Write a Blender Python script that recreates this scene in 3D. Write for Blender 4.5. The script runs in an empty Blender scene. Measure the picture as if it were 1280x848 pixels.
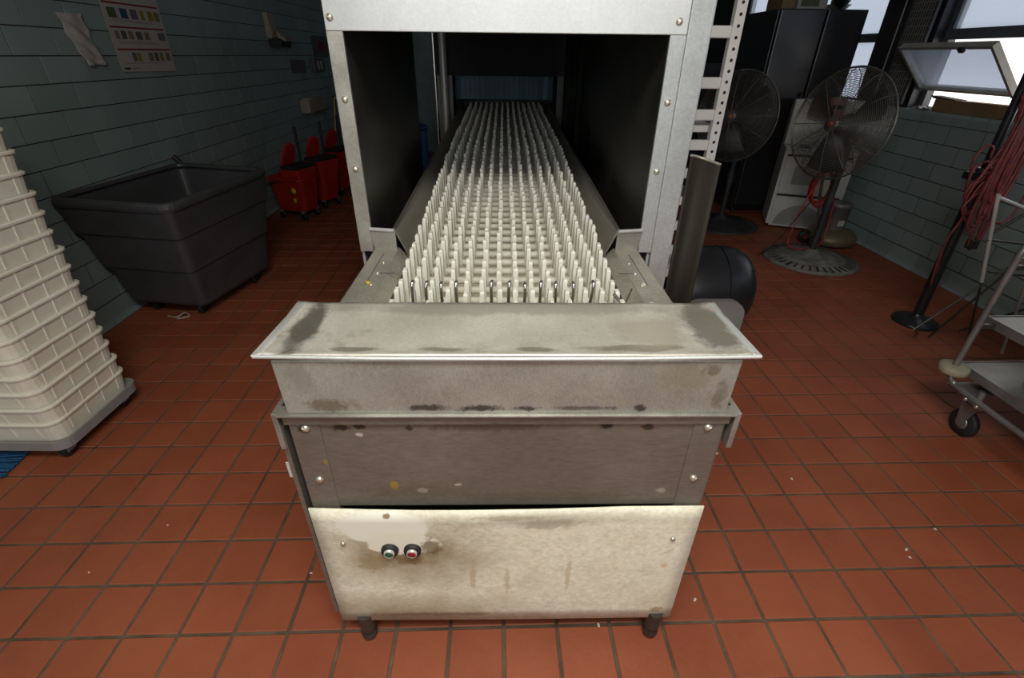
import bpy, bmesh, math, random
from mathutils import Vector, Matrix
random.seed(7)
sc = bpy.context.scene
col = sc.collection
PI = math.pi

# ------------------------------------------------------------------ camera
YAW, TILT, ROLL, CAMH, FPX = -.0359, .5365, .0114, 1.4794, 596.8
cyw, syw = math.cos(YAW), math.sin(YAW)
FW = Vector((-syw*math.cos(TILT), cyw*math.cos(TILT), -math.sin(TILT)))
rt0 = Vector((cyw, syw, 0)); up0 = rt0.cross(FW)
RT = rt0*math.cos(ROLL)+up0*math.sin(ROLL)
UP = up0*math.cos(ROLL)-rt0*math.sin(ROLL)
cam = bpy.data.cameras.new('camera'); cam.sensor_width = 36; cam.lens = FPX/1280*36
cam.clip_start = .05; cam.clip_end = 200
co = bpy.data.objects.new('camera', cam); col.objects.link(co)
m = Matrix((RT, UP, -FW)).transposed().to_4x4(); m.translation = Vector((0, 0, CAMH))
co.matrix_world = m
sc.camera = co

# ------------------------------------------------------------------ world, exposure
sc.view_settings.view_transform = 'Standard'; sc.view_settings.look = 'None'
sc.view_settings.gamma = 1; sc.view_settings.use_curve_mapping = False
sc.view_settings.exposure = 0.0
w = bpy.data.worlds.new('sky'); sc.world = w; w.use_nodes = True
bg = w.node_tree.nodes['Background']
bg.inputs[0].default_value = (1, .965, .92, 1); bg.inputs[1].default_value = 2.0

def area_lamp(name, loc, sx, sy, watts, color, rot=(0, 0, 0), parent=None):
    l = bpy.data.lights.new(name, 'AREA'); l.shape = 'RECTANGLE'; l.size = sx; l.size_y = sy
    l.energy = watts; l.color = color
    o = bpy.data.objects.new(name, l); col.objects.link(o); o.location = loc; o.rotation_euler = rot
    if parent: o.parent = parent
    return o
CEIL = 2.75
ADDED_LAMPS = [((0.05, -.15), 60), ((.2, -1.75), 10)]           # unseen ceiling lamps added for near, fading light: place, watts
area_lamp('window_daylight', (.1, -2.17, 1.85), 3.0, 1.3, 31, (.95, .98, 1.0), (PI/2, 0, 0))   # unseen fill added behind the loading end for frontal light

# ------------------------------------------------------------------ materials
MATS = {}
def lin(c):
    return tuple((x/12.92 if x <= .04045 else ((x+.055)/1.055)**2.4) for x in c)
def mat(name, c, rough=.5, metal=0., var=.25, scale=6., bump=0., bscale=60., c2=None, isl=False, spec=.5,
        rvar=.0, stretch=None, contrast=(.35, .65), dirt=None, dscale=2.5, dlim=(.55, .8), grain=0., gstretch=(1, 1, 1), gscale=140.):
    """c and c2 are linear colours; c2 is the second tone of the noise, dirt a third tone in blotches"""
    mt = bpy.data.materials.new(name); mt.use_nodes = True; MATS[name] = mt
    nt = mt.node_tree; N = nt.nodes; Lk = nt.links.new
    b = N['Principled BSDF']; b.inputs['Roughness'].default_value = rough; b.inputs['Metallic'].default_value = metal
    b.inputs['Specular IOR Level'].default_value = spec
    geo = N.new('ShaderNodeNewGeometry'); vec = geo.outputs['Position']
    if stretch:
        mp = N.new('ShaderNodeMapping'); mp.inputs['Scale'].default_value = stretch; Lk(vec, mp.inputs[0]); vec2 = mp.outputs[0]
    else: vec2 = vec
    nz = N.new('ShaderNodeTexNoise'); nz.inputs['Scale'].default_value = scale; nz.inputs['Detail'].default_value = 6
    nz.inputs['Roughness'].default_value = .62; Lk(vec2, nz.inputs['Vector'])
    rp = N.new('ShaderNodeValToRGB'); rp.color_ramp.elements[0].position = contrast[0]; rp.color_ramp.elements[1].position = contrast[1]
    if c2 is None: c2 = tuple(x*(1-var) for x in c)
    rp.color_ramp.elements[0].color = (*c2, 1); rp.color_ramp.elements[1].color = (*c, 1)
    Lk(nz.outputs['Fac'], rp.inputs[0]); out = rp.outputs[0]
    if dirt:
        n2 = N.new('ShaderNodeTexNoise'); n2.inputs['Scale'].default_value = dscale; n2.inputs['Detail'].default_value = 8
        n2.inputs['Roughness'].default_value = .7; Lk(vec, n2.inputs['Vector'])
        r2 = N.new('ShaderNodeValToRGB'); r2.color_ramp.elements[0].position = dlim[0]; r2.color_ramp.elements[1].position = dlim[1]
        Lk(n2.outputs['Fac'], r2.inputs[0])
        mx = N.new('ShaderNodeMixRGB'); Lk(r2.outputs[0], mx.inputs[0]); Lk(out, mx.inputs[1]); mx.inputs[2].default_value = (*dirt, 1); out = mx.outputs[0]
    if grain:
        gm = N.new('ShaderNodeMapping'); gm.inputs['Scale'].default_value = gstretch; Lk(vec, gm.inputs[0])
        gn = N.new('ShaderNodeTexNoise'); gn.inputs['Scale'].default_value = gscale; gn.inputs['Detail'].default_value = 5; gn.inputs['Roughness'].default_value = .75
        Lk(gm.outputs[0], gn.inputs['Vector'])
        gr = N.new('ShaderNodeMapRange'); gr.inputs[1].default_value = .3; gr.inputs[2].default_value = .7; gr.inputs[3].default_value = 1-grain; gr.inputs[4].default_value = 1+grain*.6; Lk(gn.outputs['Fac'], gr.inputs[0])
        hv = N.new('ShaderNodeHueSaturation'); Lk(gr.outputs[0], hv.inputs['Value']); Lk(out, hv.inputs['Color']); out = hv.outputs[0]
    if isl:
        oi = N.new('ShaderNodeObjectInfo'); ad = N.new('ShaderNodeMath'); ad.operation = 'ADD'
        Lk(oi.outputs['Random'], ad.inputs[0]); Lk(geo.outputs['Random Per Island'], ad.inputs[1])
        fr = N.new('ShaderNodeMath'); fr.operation = 'FRACT'; Lk(ad.outputs[0], fr.inputs[0])
        mr = N.new('ShaderNodeMapRange'); mr.inputs[3].default_value = 1-isl; mr.inputs[4].default_value = 1+isl*.6; Lk(fr.outputs[0], mr.inputs[0])
        hs = N.new('ShaderNodeHueSaturation'); Lk(mr.outputs[0], hs.inputs['Value']); Lk(out, hs.inputs['Color']); out = hs.outputs[0]
    Lk(out, b.inputs['Base Color'])
    if rvar:
        mr = N.new('ShaderNodeMapRange'); mr.inputs[3].default_value = rough-rvar; mr.inputs[4].default_value = rough+rvar
        Lk(nz.outputs['Fac'], mr.inputs[0]); Lk(mr.outputs[0], b.inputs['Roughness'])
    if bump:
        nb = N.new('ShaderNodeTexNoise'); nb.inputs['Scale'].default_value = bscale; nb.inputs['Detail'].default_value = 4; Lk(vec2, nb.inputs['Vector'])
        bp = N.new('ShaderNodeBump'); bp.inputs['Strength'].default_value = bump; bp.inputs['Distance'].default_value = .004
        Lk(nb.outputs['Fac'], bp.inputs['Height']); Lk(bp.outputs[0], b.inputs['Normal'])
    return mt

mat('floor_tile', (.285, .078, .034), .55, c2=(.225, .056, .024), scale=2.2, isl=.09, spec=.35, bump=.25, bscale=40, dirt=(.16, .05, .03), dscale=3.0, dlim=(.58, .85))
mat('floor_grout', (.115, .085, .052), .85, c2=(.05, .036, .024), scale=9, bump=.3)
mat('wall_tile', (.25, .32, .312), .45, c2=(.215, .275, .265), scale=1.5, isl=.1, bump=.06, bscale=14)
mat('wall_grout', (.035, .03, .024), .9, var=.4)
mat('wall_plain', (.20, .27, .26), .7)
mat('ceiling_paint', (.62, .6, .56), .9)
mat('steel_dull', (.46, .45, .40), .42, .6, grain=.2, c2=(.26, .245, .21), scale=4.5, bump=.06, bscale=120, rvar=.1, dirt=(.10, .09, .07), dscale=6, dlim=(.62, .86))
mat('steel_front', (.24, .215, .182), .44, .55, c2=(.185, .165, .138), scale=3.5, grain=.22, gstretch=(.25, 1, 1.2), bump=.06, bscale=120, rvar=.08, dirt=(.07, .055, .035), dscale=5, dlim=(.6, .85))
mat('steel_hopper', (.44, .45, .395), .38, .6, c2=(.34, .345, .30), scale=6, grain=.24, gstretch=(1.2, 1, .6), gscale=230, bump=.06, bscale=120, rvar=.1, dirt=(.09, .08, .055), dscale=7, dlim=(.6, .85))
mat('steel_lid', (.66, .635, .56), .36, .5, c2=(.54, .515, .44), scale=5, grain=.14, bump=.05, bscale=90, rvar=.12, dirt=(.10, .09, .065), dscale=5.5, dlim=(.57, .78))
mat('steel_hood', (.60, .615, .595), .42, .5, c2=(.49, .50, .48), scale=3.5, grain=.08, bump=.05, bscale=100, rvar=.1, dirt=(.30, .29, .26), dscale=5, dlim=(.64, .9))
mat('steel_post', (.47, .49, .485), .42, .5, c2=(.40, .415, .41), scale=6, grain=.2, bump=.08, bscale=140, rvar=.1)
mat('steel_arm', (.45, .425, .36), .45, .5, c2=(.33, .31, .26), scale=7, grain=.3, bump=.06, dirt=(.55, .52, .44), dscale=14, dlim=(.68, .8))
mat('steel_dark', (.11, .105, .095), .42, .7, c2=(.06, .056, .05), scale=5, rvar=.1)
mat('steel_rail', (.28, .265, .235), .34, .7, c2=(.16, .15, .13), scale=6, rvar=.12, stretch=(1, .4, 1))
mat('shield_metal', (.030, .025, .018), .65, 0., c2=(.014, .012, .009), scale=5, stretch=(2, 2, .5), spec=.15)
mat('chrome', (.62, .61, .58), .22, 1., var=.2)
mat('screw_metal', (.68, .63, .52), .3, .8, var=.2, scale=40)
mat('black_void', (.012, .012, .012), .7)
mat('peg_plastic', (.88, .87, .79), .45, c2=(.81, .795, .71), scale=12)
mat('rod_plastic', (.83, .81, .72), .5, c2=(.70, .67, .56), scale=16)
mat('pan_beige', (.70, .66, .53), .5, 0, c2=(.58, .54, .41), scale=10)
mat('chain_metal', (.30, .28, .25), .35, .85, var=.5, scale=50)
mat('blue_curtain', (.06, .17, .23), .45, var=.3)
mat('rubber_black', (.014, .014, .015), .6, var=.3)
mat('plastic_black', (.016, .017, .020), .32, var=.3, scale=12)
mat('fridge_black', (.017, .018, .021), .28, var=.2)
mat('bin_grey', (.055, .057, .06), .5, c2=(.042, .043, .045), scale=5, bump=.1, dirt=(.10, .10, .10), dscale=7, dlim=(.6, .9))
mat('bin_white', (.71, .68, .58), .42, c2=(.62, .585, .485), scale=3)
mat('dolly_grey', (.27, .26, .25), .6, var=.25)
mat('red_plastic', (.36, .016, .01), .4, var=.25)
mat('yellow_mark', (.62, .42, .03), .5)
mat('yellow_plastic', (.55, .36, .02), .5)
mat('blue_bristle', (.015, .10, .24), .55, var=.5, scale=60)
mat('blue_plastic', (.02, .07, .24), .4)
mat('orange_plastic', (.5, .12, .02), .5)
mat('paper_white', (.42, .40, .38), .8, c2=(.34, .32, .30), scale=30)
mat('poster_paper', (.40, .38, .35), .55, var=.06)
mat('poster_red', (.24, .012, .012), .5)
mat('poster_text', (.22, .2, .18), .6)
for nm, cc in dict(print_green=(.10, .13, .07), print_blue=(.04, .09, .16), print_yellow=(.36, .26, .02), print_grey=(.15, .14, .15), print_navy=(.03, .035, .06), print_tan=(.26, .22, .12)).items():
    mat(nm, cc, .6, c2=tuple(x*.45 for x in cc), scale=70)
mat('beige_plastic', (.34, .29, .22), .5)
mat('white_enamel', (.56, .56, .53), .3, var=.08)
mat('enamel_grey', (.30, .30, .28), .4)
mat('rack_white', (.66, .65, .61), .45, var=.1)
mat('fan_wire', (.16, .155, .14), .4, .5, var=.3)
mat('fan_blade', (.035, .034, .032), .4, .3)
mat('fan_dust', (.21, .20, .175), .7, c2=(.09, .085, .075), scale=14, bump=.2)
mat('fan_dark', (.045, .045, .045), .55, .2, c2=(.02, .02, .02), scale=10)
mat('hub_orange', (.30, .11, .04), .5)
mat('hub_red', (.22, .05, .045), .4)
mat('cord_red', (.36, .02, .014), .4, var=.2)
mat('cord_dull', (.21, .034, .034), .5, c2=(.09, .018, .018), scale=25)
mat('window_frame', (.10, .105, .115), .5, .2)
mat('window_sash', (.34, .33, .30), .5, .2, var=.2)
mat('dark_pier', (.012, .013, .018), .35)
mat('mesh_back', (.05, .052, .06), .4)
mat('pale_rod', (.55, .55, .53), .35, .3)
mat('cardboard', (.24, .15, .07), .8, var=.2)
mat('cardboard_dark', (.10, .06, .035), .8)
mat('polisher_body', (.16, .13, .07), .45, .2)
mat('polisher_motor', (.16, .155, .15), .45, .3)
mat('cart_steel', (.27, .265, .255), .36, .6, c2=(.17, .165, .16), scale=6)
mat('bumper', (.30, .27, .19), .7)
mat('green_button', (.02, .10, .045), .35)
mat('red_button', (.32, .015, .012), .35)
mat('button_ring', (.6, .57, .52), .35, .3)
mat('crumb', (.62, .58, .48), .8)
mat('leaf_brown', (.12, .05, .02), .8)
mat('lamp_white', (.7, .7, .7), .5)

def panel_material():
    """worn cream enamel: a clean patch above the buttons, brown grime around them and along the foot"""
    mt = mat('cream_panel', (.76, .73, .585), .42, c2=(.64, .60, .45), scale=9, contrast=(.3, .58), dirt=(.30, .24, .13), dscale=9, dlim=(.55, .95), grain=.22, gscale=90, gstretch=(.7, 1, 1))
    nt = mt.node_tree; N = nt.nodes; Lk = nt.links.new; b = N['Principled BSDF']
    prev = b.inputs['Base Color'].links[0].from_socket
    tc = N.new('ShaderNodeTexCoord')
    nz = N.new('ShaderNodeTexNoise'); nz.inputs['Scale'].default_value = 14; nz.inputs['Detail'].default_value = 6; nz.inputs['Roughness'].default_value = .7
    Lk(tc.outputs['Object'], nz.inputs['Vector'])
    def blob(cx, cz, rx, rz, lo, hi, amp):
        mp = N.new('ShaderNodeMapping'); mp.vector_type = 'TEXTURE'
        mp.inputs['Location'].default_value = (cx, -.02, cz); mp.inputs['Scale'].default_value = (rx, 1, rz); Lk(tc.outputs['Object'], mp.inputs[0])
        ln = N.new('ShaderNodeVectorMath'); ln.operation = 'LENGTH'; Lk(mp.outputs[0], ln.inputs[0])
        ma = N.new('ShaderNodeMath'); ma.operation = 'MULTIPLY_ADD'; Lk(nz.outputs['Fac'], ma.inputs[0]); ma.inputs[1].default_value = amp; Lk(ln.outputs['Value'], ma.inputs[2])
        mr = N.new('ShaderNodeMapRange'); mr.inputs[1].default_value = lo; mr.inputs[2].default_value = hi; mr.inputs[3].default_value = 1; mr.inputs[4].default_value = 0
        Lk(ma.outputs[0], mr.inputs[0]); return mr.outputs[0]
    def mix(fac, colr, prev, k=1.):
        sc_ = N.new('ShaderNodeMath'); sc_.operation = 'MULTIPLY'; Lk(fac, sc_.inputs[0]); sc_.inputs[1].default_value = k
        mx = N.new('ShaderNodeMixRGB'); Lk(sc_.outputs[0], mx.inputs[0]); Lk(prev, mx.inputs[1]); mx.inputs[2].default_value = (*colr, 1); return mx.outputs[0]
    o = mix(blob(-.24, .40, .20, .12, .7, 2.0, 1.2), (.17, .115, .045), prev, .85)
    o = mix(blob(-.28, .14, .36, .075, .7, 1.9, 1.2), (.20, .145, .06), o, .7)
    o = mix(blob(-.30, .505, .125, .062, 1.35, 1.5, 1.0), (.74, .725, .62), o, 1.)
    o = mix(blob(-.255, .438, .085, .045, 1.4, 1.52, 1.0), (.74, .71, .58), o, 1.)
    o = mix(blob(.08, .53, .30, .03, .8, 1.8, 1.2), (.28, .25, .18), o, .6)
    Lk(o, b.inputs['Base Color'])
panel_material()
def lid_material():
    mt = MATS['steel_lid']; nt = mt.node_tree; N = nt.nodes; Lk = nt.links.new; b = N['Principled BSDF']
    o = b.inputs['Base Color'].links[0].from_socket
    tc = N.new('ShaderNodeTexCoord'); nz = N.new('ShaderNodeTexNoise'); nz.inputs['Scale'].default_value = 16; nz.inputs['Detail'].default_value = 7; nz.inputs['Roughness'].default_value = .72
    Lk(tc.outputs['Object'], nz.inputs['Vector'])
    for cx, cy, rx, ry, c, k in ((-.425, .10, .035, .16, (.085, .08, .062), .85), (.43, .11, .06, .14, (.12, .11, .085), .75), (-.30, .015, .06, .012, (.16, .14, .10), .7), (-.13, .015, .06, .012, (.2, .18, .13), .7),
                                 (.06, .015, .05, .012, (.2, .18, .13), .7), (.25, .02, .13, .018, (.2, .17, .11), .7), (.30, .09, .10, .08, (.42, .38, .29), .7), (0, .19, .5, .04, (.33, .31, .26), .6)):
        mp = N.new('ShaderNodeMapping'); mp.vector_type = 'TEXTURE'; mp.inputs['Location'].default_value = (cx, cy, .98); mp.inputs['Scale'].default_value = (rx, ry, 1); Lk(tc.outputs['Object'], mp.inputs[0])
        ln = N.new('ShaderNodeVectorMath'); ln.operation = 'LENGTH'; Lk(mp.outputs[0], ln.inputs[0])
        ma = N.new('ShaderNodeMath'); ma.operation = 'MULTIPLY_ADD'; Lk(nz.outputs['Fac'], ma.inputs[0]); ma.inputs[1].default_value = 1.4; Lk(ln.outputs['Value'], ma.inputs[2])
        mr = N.new('ShaderNodeMapRange'); mr.inputs[1].default_value = 1.25; mr.inputs[2].default_value = 1.6; mr.inputs[3].default_value = k; mr.inputs[4].default_value = 0; Lk(ma.outputs[0], mr.inputs[0])
        mx = N.new('ShaderNodeMixRGB'); Lk(mr.outputs[0], mx.inputs[0]); Lk(o, mx.inputs[1]); mx.inputs[2].default_value = (*c, 1); o = mx.outputs[0]
    Lk(o, b.inputs['Base Color'])
lid_material()
def smudges(name, L, nscale=55.):
    """small stains on the machine's sheet metal: (u, z, half width, half height, colour, strength) in the machine's own frame"""
    nt = MATS[name].node_tree; N = nt.nodes; Lk = nt.links.new; b = N['Principled BSDF']; o = b.inputs['Base Color'].links[0].from_socket
    tc = N.new('ShaderNodeTexCoord'); nz = N.new('ShaderNodeTexNoise'); nz.inputs['Scale'].default_value = nscale; nz.inputs['Detail'].default_value = 5; nz.inputs['Roughness'].default_value = .7
    Lk(tc.outputs['Object'], nz.inputs['Vector'])
    for cx, cz, rx, rz, c, k in L:
        mp = N.new('ShaderNodeMapping'); mp.vector_type = 'TEXTURE'; mp.inputs['Location'].default_value = (cx, 0, cz); mp.inputs['Scale'].default_value = (rx, 10, rz); Lk(tc.outputs['Object'], mp.inputs[0])
        ln = N.new('ShaderNodeVectorMath'); ln.operation = 'LENGTH'; Lk(mp.outputs[0], ln.inputs[0])
        ma = N.new('ShaderNodeMath'); ma.operation = 'MULTIPLY_ADD'; Lk(nz.outputs['Fac'], ma.inputs[0]); ma.inputs[1].default_value = 1.8; Lk(ln.outputs['Value'], ma.inputs[2])
        mr = N.new('ShaderNodeMapRange'); mr.inputs[1].default_value = 1.35; mr.inputs[2].default_value = 1.7; mr.inputs[3].default_value = k; mr.inputs[4].default_value = 0; Lk(ma.outputs[0], mr.inputs[0])
        mx = N.new('ShaderNodeMixRGB'); Lk(mr.outputs[0], mx.inputs[0]); Lk(o, mx.inputs[1]); mx.inputs[2].default_value = (*c, 1); o = mx.outputs[0]
    Lk(o, b.inputs['Base Color'])
DK, BR, YE, WH = (.03, .026, .02), (.13, .10, .05), (.42, .30, .06), (.6, .58, .52)
smudges('steel_front', [(-.355, .797, .03, .014, DK, .9), (-.315, .801, .02, .014, DK, .9), (-.21, .795, .014, .012, DK, .8), (.21, .80, .022, .016, DK, .9), (.30, .797, .02, .012, DK, .8), (-.435, .797, .016, .016, DK, .8),
    (-.262, .622, .014, .02, YE, .9), (-.20, .605, .02, .012, WH, .7), (-.115, .623, .012, .007, WH, .8), (-.32, .777, .011, .008, WH, .95), (-.405, .70, .008, .016, YE, .7), (.36, .60, .014, .012, WH, .5),
    (-.2, .60, .2, .03, BR, .35), (.1, .585, .3, .02, BR, .35), (-.05, .80, .2, .02, (.08, .06, .045), .5)])
smudges('steel_hopper', [(-.17, .858, .07, .012, DK, .8), (-.06, .857, .06, .014, DK, .85), (.04, .856, .04, .01, DK, .8), (.16, .857, .10, .008, DK, .6), (.27, .858, .018, .014, DK, .85), (-.36, .865, .08, .025, BR, .6),
    (.36, .93, .08, .05, (.30, .27, .16), .5), (.40, .95, .03, .02, BR, .5), (.43, .89, .02, .05, BR, .5), (-.41, .93, .04, .05, (.30, .29, .24), .5)], 40)
smudges('cream_panel', [(-.19, .428, .035, .05, (.12, .08, .03), .8), (-.25, .375, .05, .03, (.16, .11, .045), .8), (-.285, .543, .012, .016, (.20, .14, .05), .9), (-.34, .36, .07, .05, (.25, .19, .09), .6), (-.09, .30, .012, .09, (.42, .33, .18), .6), (.0, .28, .01, .10, (.42, .33, .18), .5),
    (.16, .31, .01, .10, (.42, .33, .18), .5), (.10, .51, .10, .03, (.30, .27, .20), .6), (.0, .535, .12, .015, (.28, .24, .16), .6), (.42, .14, .03, .02, (.35, .20, .08), .7), (.41, .34, .02, .012, (.55, .38, .20), .6), (-.2, .125, .25, .012, (.2, .15, .07), .6)], 45)

def pane_material():
    mt = bpy.data.materials.new('pane_frosted'); mt.use_nodes = True; nt = mt.node_tree; N = nt.nodes; Lk = nt.links.new
    N.remove(N['Principled BSDF']); out = N['Material Output']
    tr = N.new('ShaderNodeBsdfTransparent'); tr.inputs[0].default_value = (.56, .60, .67, 1)
    df = N.new('ShaderNodeBsdfTranslucent'); df.inputs[0].default_value = (.7, .76, .86, 1)
    dd = N.new('ShaderNodeBsdfDiffuse'); dd.inputs[0].default_value = (.5, .54, .58, 1)
    m1 = N.new('ShaderNodeMixShader'); m1.inputs[0].default_value = .5; Lk(df.outputs[0], m1.inputs[1]); Lk(dd.outputs[0], m1.inputs[2])
    m2 = N.new('ShaderNodeMixShader'); m2.inputs[0].default_value = .35; Lk(tr.outputs[0], m2.inputs[1]); Lk(m1.outputs[0], m2.inputs[2])
    Lk(m2.outputs[0], out.inputs[0]); MATS['pane_frosted'] = mt
pane_material()
def translucent(name, k):
    nt = MATS[name].node_tree; N = nt.nodes; b = N['Principled BSDF']; out = N['Material Output']
    t = N.new('ShaderNodeBsdfTranslucent'); nt.links.new(b.inputs['Base Color'].links[0].from_socket, t.inputs[0])
    m_ = N.new('ShaderNodeMixShader'); m_.inputs[0].default_value = k; nt.links.new(b.outputs[0], m_.inputs[1]); nt.links.new(t.outputs[0], m_.inputs[2]); nt.links.new(m_.outputs[0], out.inputs[0])
translucent('peg_plastic', .4); translucent('rod_plastic', .25)
def emit(name, c, s):
    mt = bpy.data.materials.new(name); mt.use_nodes = True; b = mt.node_tree.nodes['Principled BSDF']
    b.inputs['Emission Color'].default_value = (*c, 1); b.inputs['Emission Strength'].default_value = s; MATS[name] = mt
emit('lamp_diffuser', (1, .93, .82), 2.0)

# ------------------------------------------------------------------ mesh helpers
class MB:
    def __init__(s): s.v = []; s.f = []; s.sm = []
    def add(s, v, f, smooth=False):
        n = len(s.v); s.v += [tuple(p) for p in v]; s.f += [[i+n for i in q] for q in f]; s.sm += [smooth]*len(f); return s
    def box(s, x0, x1, y0, y1, z0, z1):
        return s.hexa([(x0, y0, z0), (x1, y0, z0), (x1, y1, z0), (x0, y1, z0)], [(x0, y0, z1), (x1, y0, z1), (x1, y1, z1), (x0, y1, z1)])
    def hexa(s, b, t):
        return s.add(list(b)+list(t), [[3, 2, 1, 0], [4, 5, 6, 7], [0, 1, 5, 4], [1, 2, 6, 5], [2, 3, 7, 6], [3, 0, 4, 7]])
    def cbox(s, x0, x1, y0, y1, z0, z1, c):
        """box whose top edge is chamfered by c"""
        return s.add([(x0, y0, z0), (x1, y0, z0), (x1, y1, z0), (x0, y1, z0), (x0, y0, z1-c), (x1, y0, z1-c), (x1, y1, z1-c), (x0, y1, z1-c),
                      (x0+c, y0+c, z1), (x1-c, y0+c, z1), (x1-c, y1-c, z1), (x0+c, y1-c, z1)],
                     [[0, 1, 5, 4], [1, 2, 6, 5], [2, 3, 7, 6], [3, 0, 4, 7], [4, 5, 9, 8], [5, 6, 10, 9], [6, 7, 11, 10], [7, 4, 8, 11], [8, 9, 10, 11]])
    def prism(s, prof, y0, y1, axis='y', smooth=False, cap=True):
        """closed profile of 2-D points extruded along an axis"""
        def P(a, b, t): return {'y': (a, t, b), 'x': (t, a, b), 'z': (a, b, t)}[axis]
        n = len(prof); v = [P(a, b, y0) for a, b in prof]+[P(a, b, y1) for a, b in prof]
        f = [[i, (i+1) % n, n+(i+1) % n, n+i] for i in range(n)]
        s.add(v, f, smooth)
        if cap: s.add(v, [list(range(n))[::-1], list(range(n, 2*n))])
        return s
    def tube(s, pts, r, k=8, closed=False, cap=True, smooth=True):
        pts = [Vector(p) for p in pts]; n = len(pts); rr = r if isinstance(r, (list, tuple)) else [r]*n
        v = []; nrm = None
        for i, p in enumerate(pts):
            a = pts[(i-1) % n] if (closed or i > 0) else p; b = pts[(i+1) % n] if (closed or i < n-1) else p
            t = (b-a)
            t = t.normalized() if t.length > 1e-9 else Vector((0, 0, 1))
            if nrm is None:
                nrm = t.cross(Vector((0, 0, 1)))
                if nrm.length < .1: nrm = t.cross(Vector((1, 0, 0)))
            nrm = (nrm-t*nrm.dot(t)).normalized(); bn = t.cross(nrm)
            for j in range(k):
                an = 2*PI*j/k; v.append(p+(nrm*math.cos(an)+bn*math.sin(an))*rr[i])
        f = []
        for i in range(n if closed else n-1):
            i2 = (i+1) % n
            for j in range(k): f.append([i*k+j, i*k+(j+1) % k, i2*k+(j+1) % k, i2*k+j])
        s.add(v, f, smooth)
        if cap and not closed: s.add(v, [list(range(k))[::-1], [(n-1)*k+j for j in range(k)]])
        return s
    def cyl(s, a, b, r, r2=None, k=16, smooth=True):
        return s.tube([a, b], [r, r if r2 is None else r2], k, smooth=smooth)
    def lathe(s, prof, c=(0, 0, 0), k=24, smooth=True, axis='z', sx=1, sy=1):
        v = []
        for (r, z) in prof:
            for j in range(k):
                a = 2*PI*j/k; x, y = r*math.cos(a)*sx, r*math.sin(a)*sy
                p = {'z': (x, y, z), 'y': (x, z, y), 'x': (z, x, y)}[axis]
                v.append((p[0]+c[0], p[1]+c[1], p[2]+c[2]))
        n = len(prof); f = [[i*k+j, i*k+(j+1) % k, (i+1)*k+(j+1) % k, (i+1)*k+j] for i in range(n-1) for j in range(k)]
        s.add(v, f, smooth)
        s.add(v, [list(range(k))[::-1], [(n-1)*k+j for j in range(k)]]); return s
    def grid(s, fn, nu, nv, smooth=True):
        v = [fn(i/nu, j/nv) for j in range(nv+1) for i in range(nu+1)]
        f = [[j*(nu+1)+i, j*(nu+1)+i+1, (j+1)*(nu+1)+i+1, (j+1)*(nu+1)+i] for j in range(nv) for i in range(nu)]
        return s.add(v, f, smooth)
    def xf(s, M):
        s.v = [tuple(M @ Vector(p)) for p in s.v]; return s
    def mesh(s, name, mt):
        me = bpy.data.meshes.new(name); me.from_pydata(s.v, [], s.f)
        me.polygons.foreach_set('use_smooth', s.sm); me.materials.append(MATS[mt])
        bm = bmesh.new(); bm.from_mesh(me); bmesh.ops.recalc_face_normals(bm, faces=bm.faces); bm.to_mesh(me); bm.free()
        me.update(); return me
    def build(s, name, mt, parent=None, bev=0, loc=None, solid=0):
        o = bpy.data.objects.new(name, s.mesh(name, mt)); col.objects.link(o)
        if parent: o.parent = parent
        if loc: o.location = loc
        if solid:
            md = o.modifiers.new('solid', 'SOLIDIFY'); md.thickness = solid; md.offset = 0
        if bev:
            md = o.modifiers.new('bevel', 'BEVEL'); md.width = bev; md.segments = 2; md.limit_method = 'ANGLE'; md.angle_limit = .6
        return o
def inst(name, me, parent, loc, rot=None, scale=None):
    o = bpy.data.objects.new(name, me); col.objects.link(o); o.parent = parent; o.location = loc
    if rot: o.rotation_euler = rot
    if scale: o.scale = scale
    return o
def tag(o, label, cat, group=None):
    o['label'] = label; o['category'] = cat
    if group: o['group'] = group
    return o
def thing(name, label, cat, loc=(0, 0, 0), rz=0, group=None):
    o = bpy.data.objects.new(name, None); col.objects.link(o); o.location = loc; o.rotation_euler = (0, 0, rz)
    o.empty_display_size = .1
    return tag(o, label, cat, group)
def struct(o): o['kind'] = 'structure'; return o
def stuff(o): o['kind'] = 'stuff'; return o
def smooth_path(pts, n=6, closed=False):
    pts = [Vector(p) for p in pts]; out = []; L = len(pts)
    for i in range(L if closed else L-1):
        p0 = pts[(i-1) % L] if closed or i > 0 else pts[i]; p1 = pts[i]; p2 = pts[(i+1) % L]; p3 = pts[(i+2) % L] if closed or i < L-2 else pts[(i+1) % L]
        for j in range(n):
            t = j/n
            out.append(.5*((2*p1)+(p2-p0)*t+(2*p0-5*p1+4*p2-p3)*t*t+(3*p1-p0-3*p2+p3)*t**3))
    if not closed: out.append(pts[-1])
    return out
def project(p):
    d = Vector(p)-Vector((0, 0, CAMH)); c = d.dot(FW)
    if c < .05: return None
    return 640+FPX*d.dot(RT)/c, 424-FPX*d.dot(UP)/c, c

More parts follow.
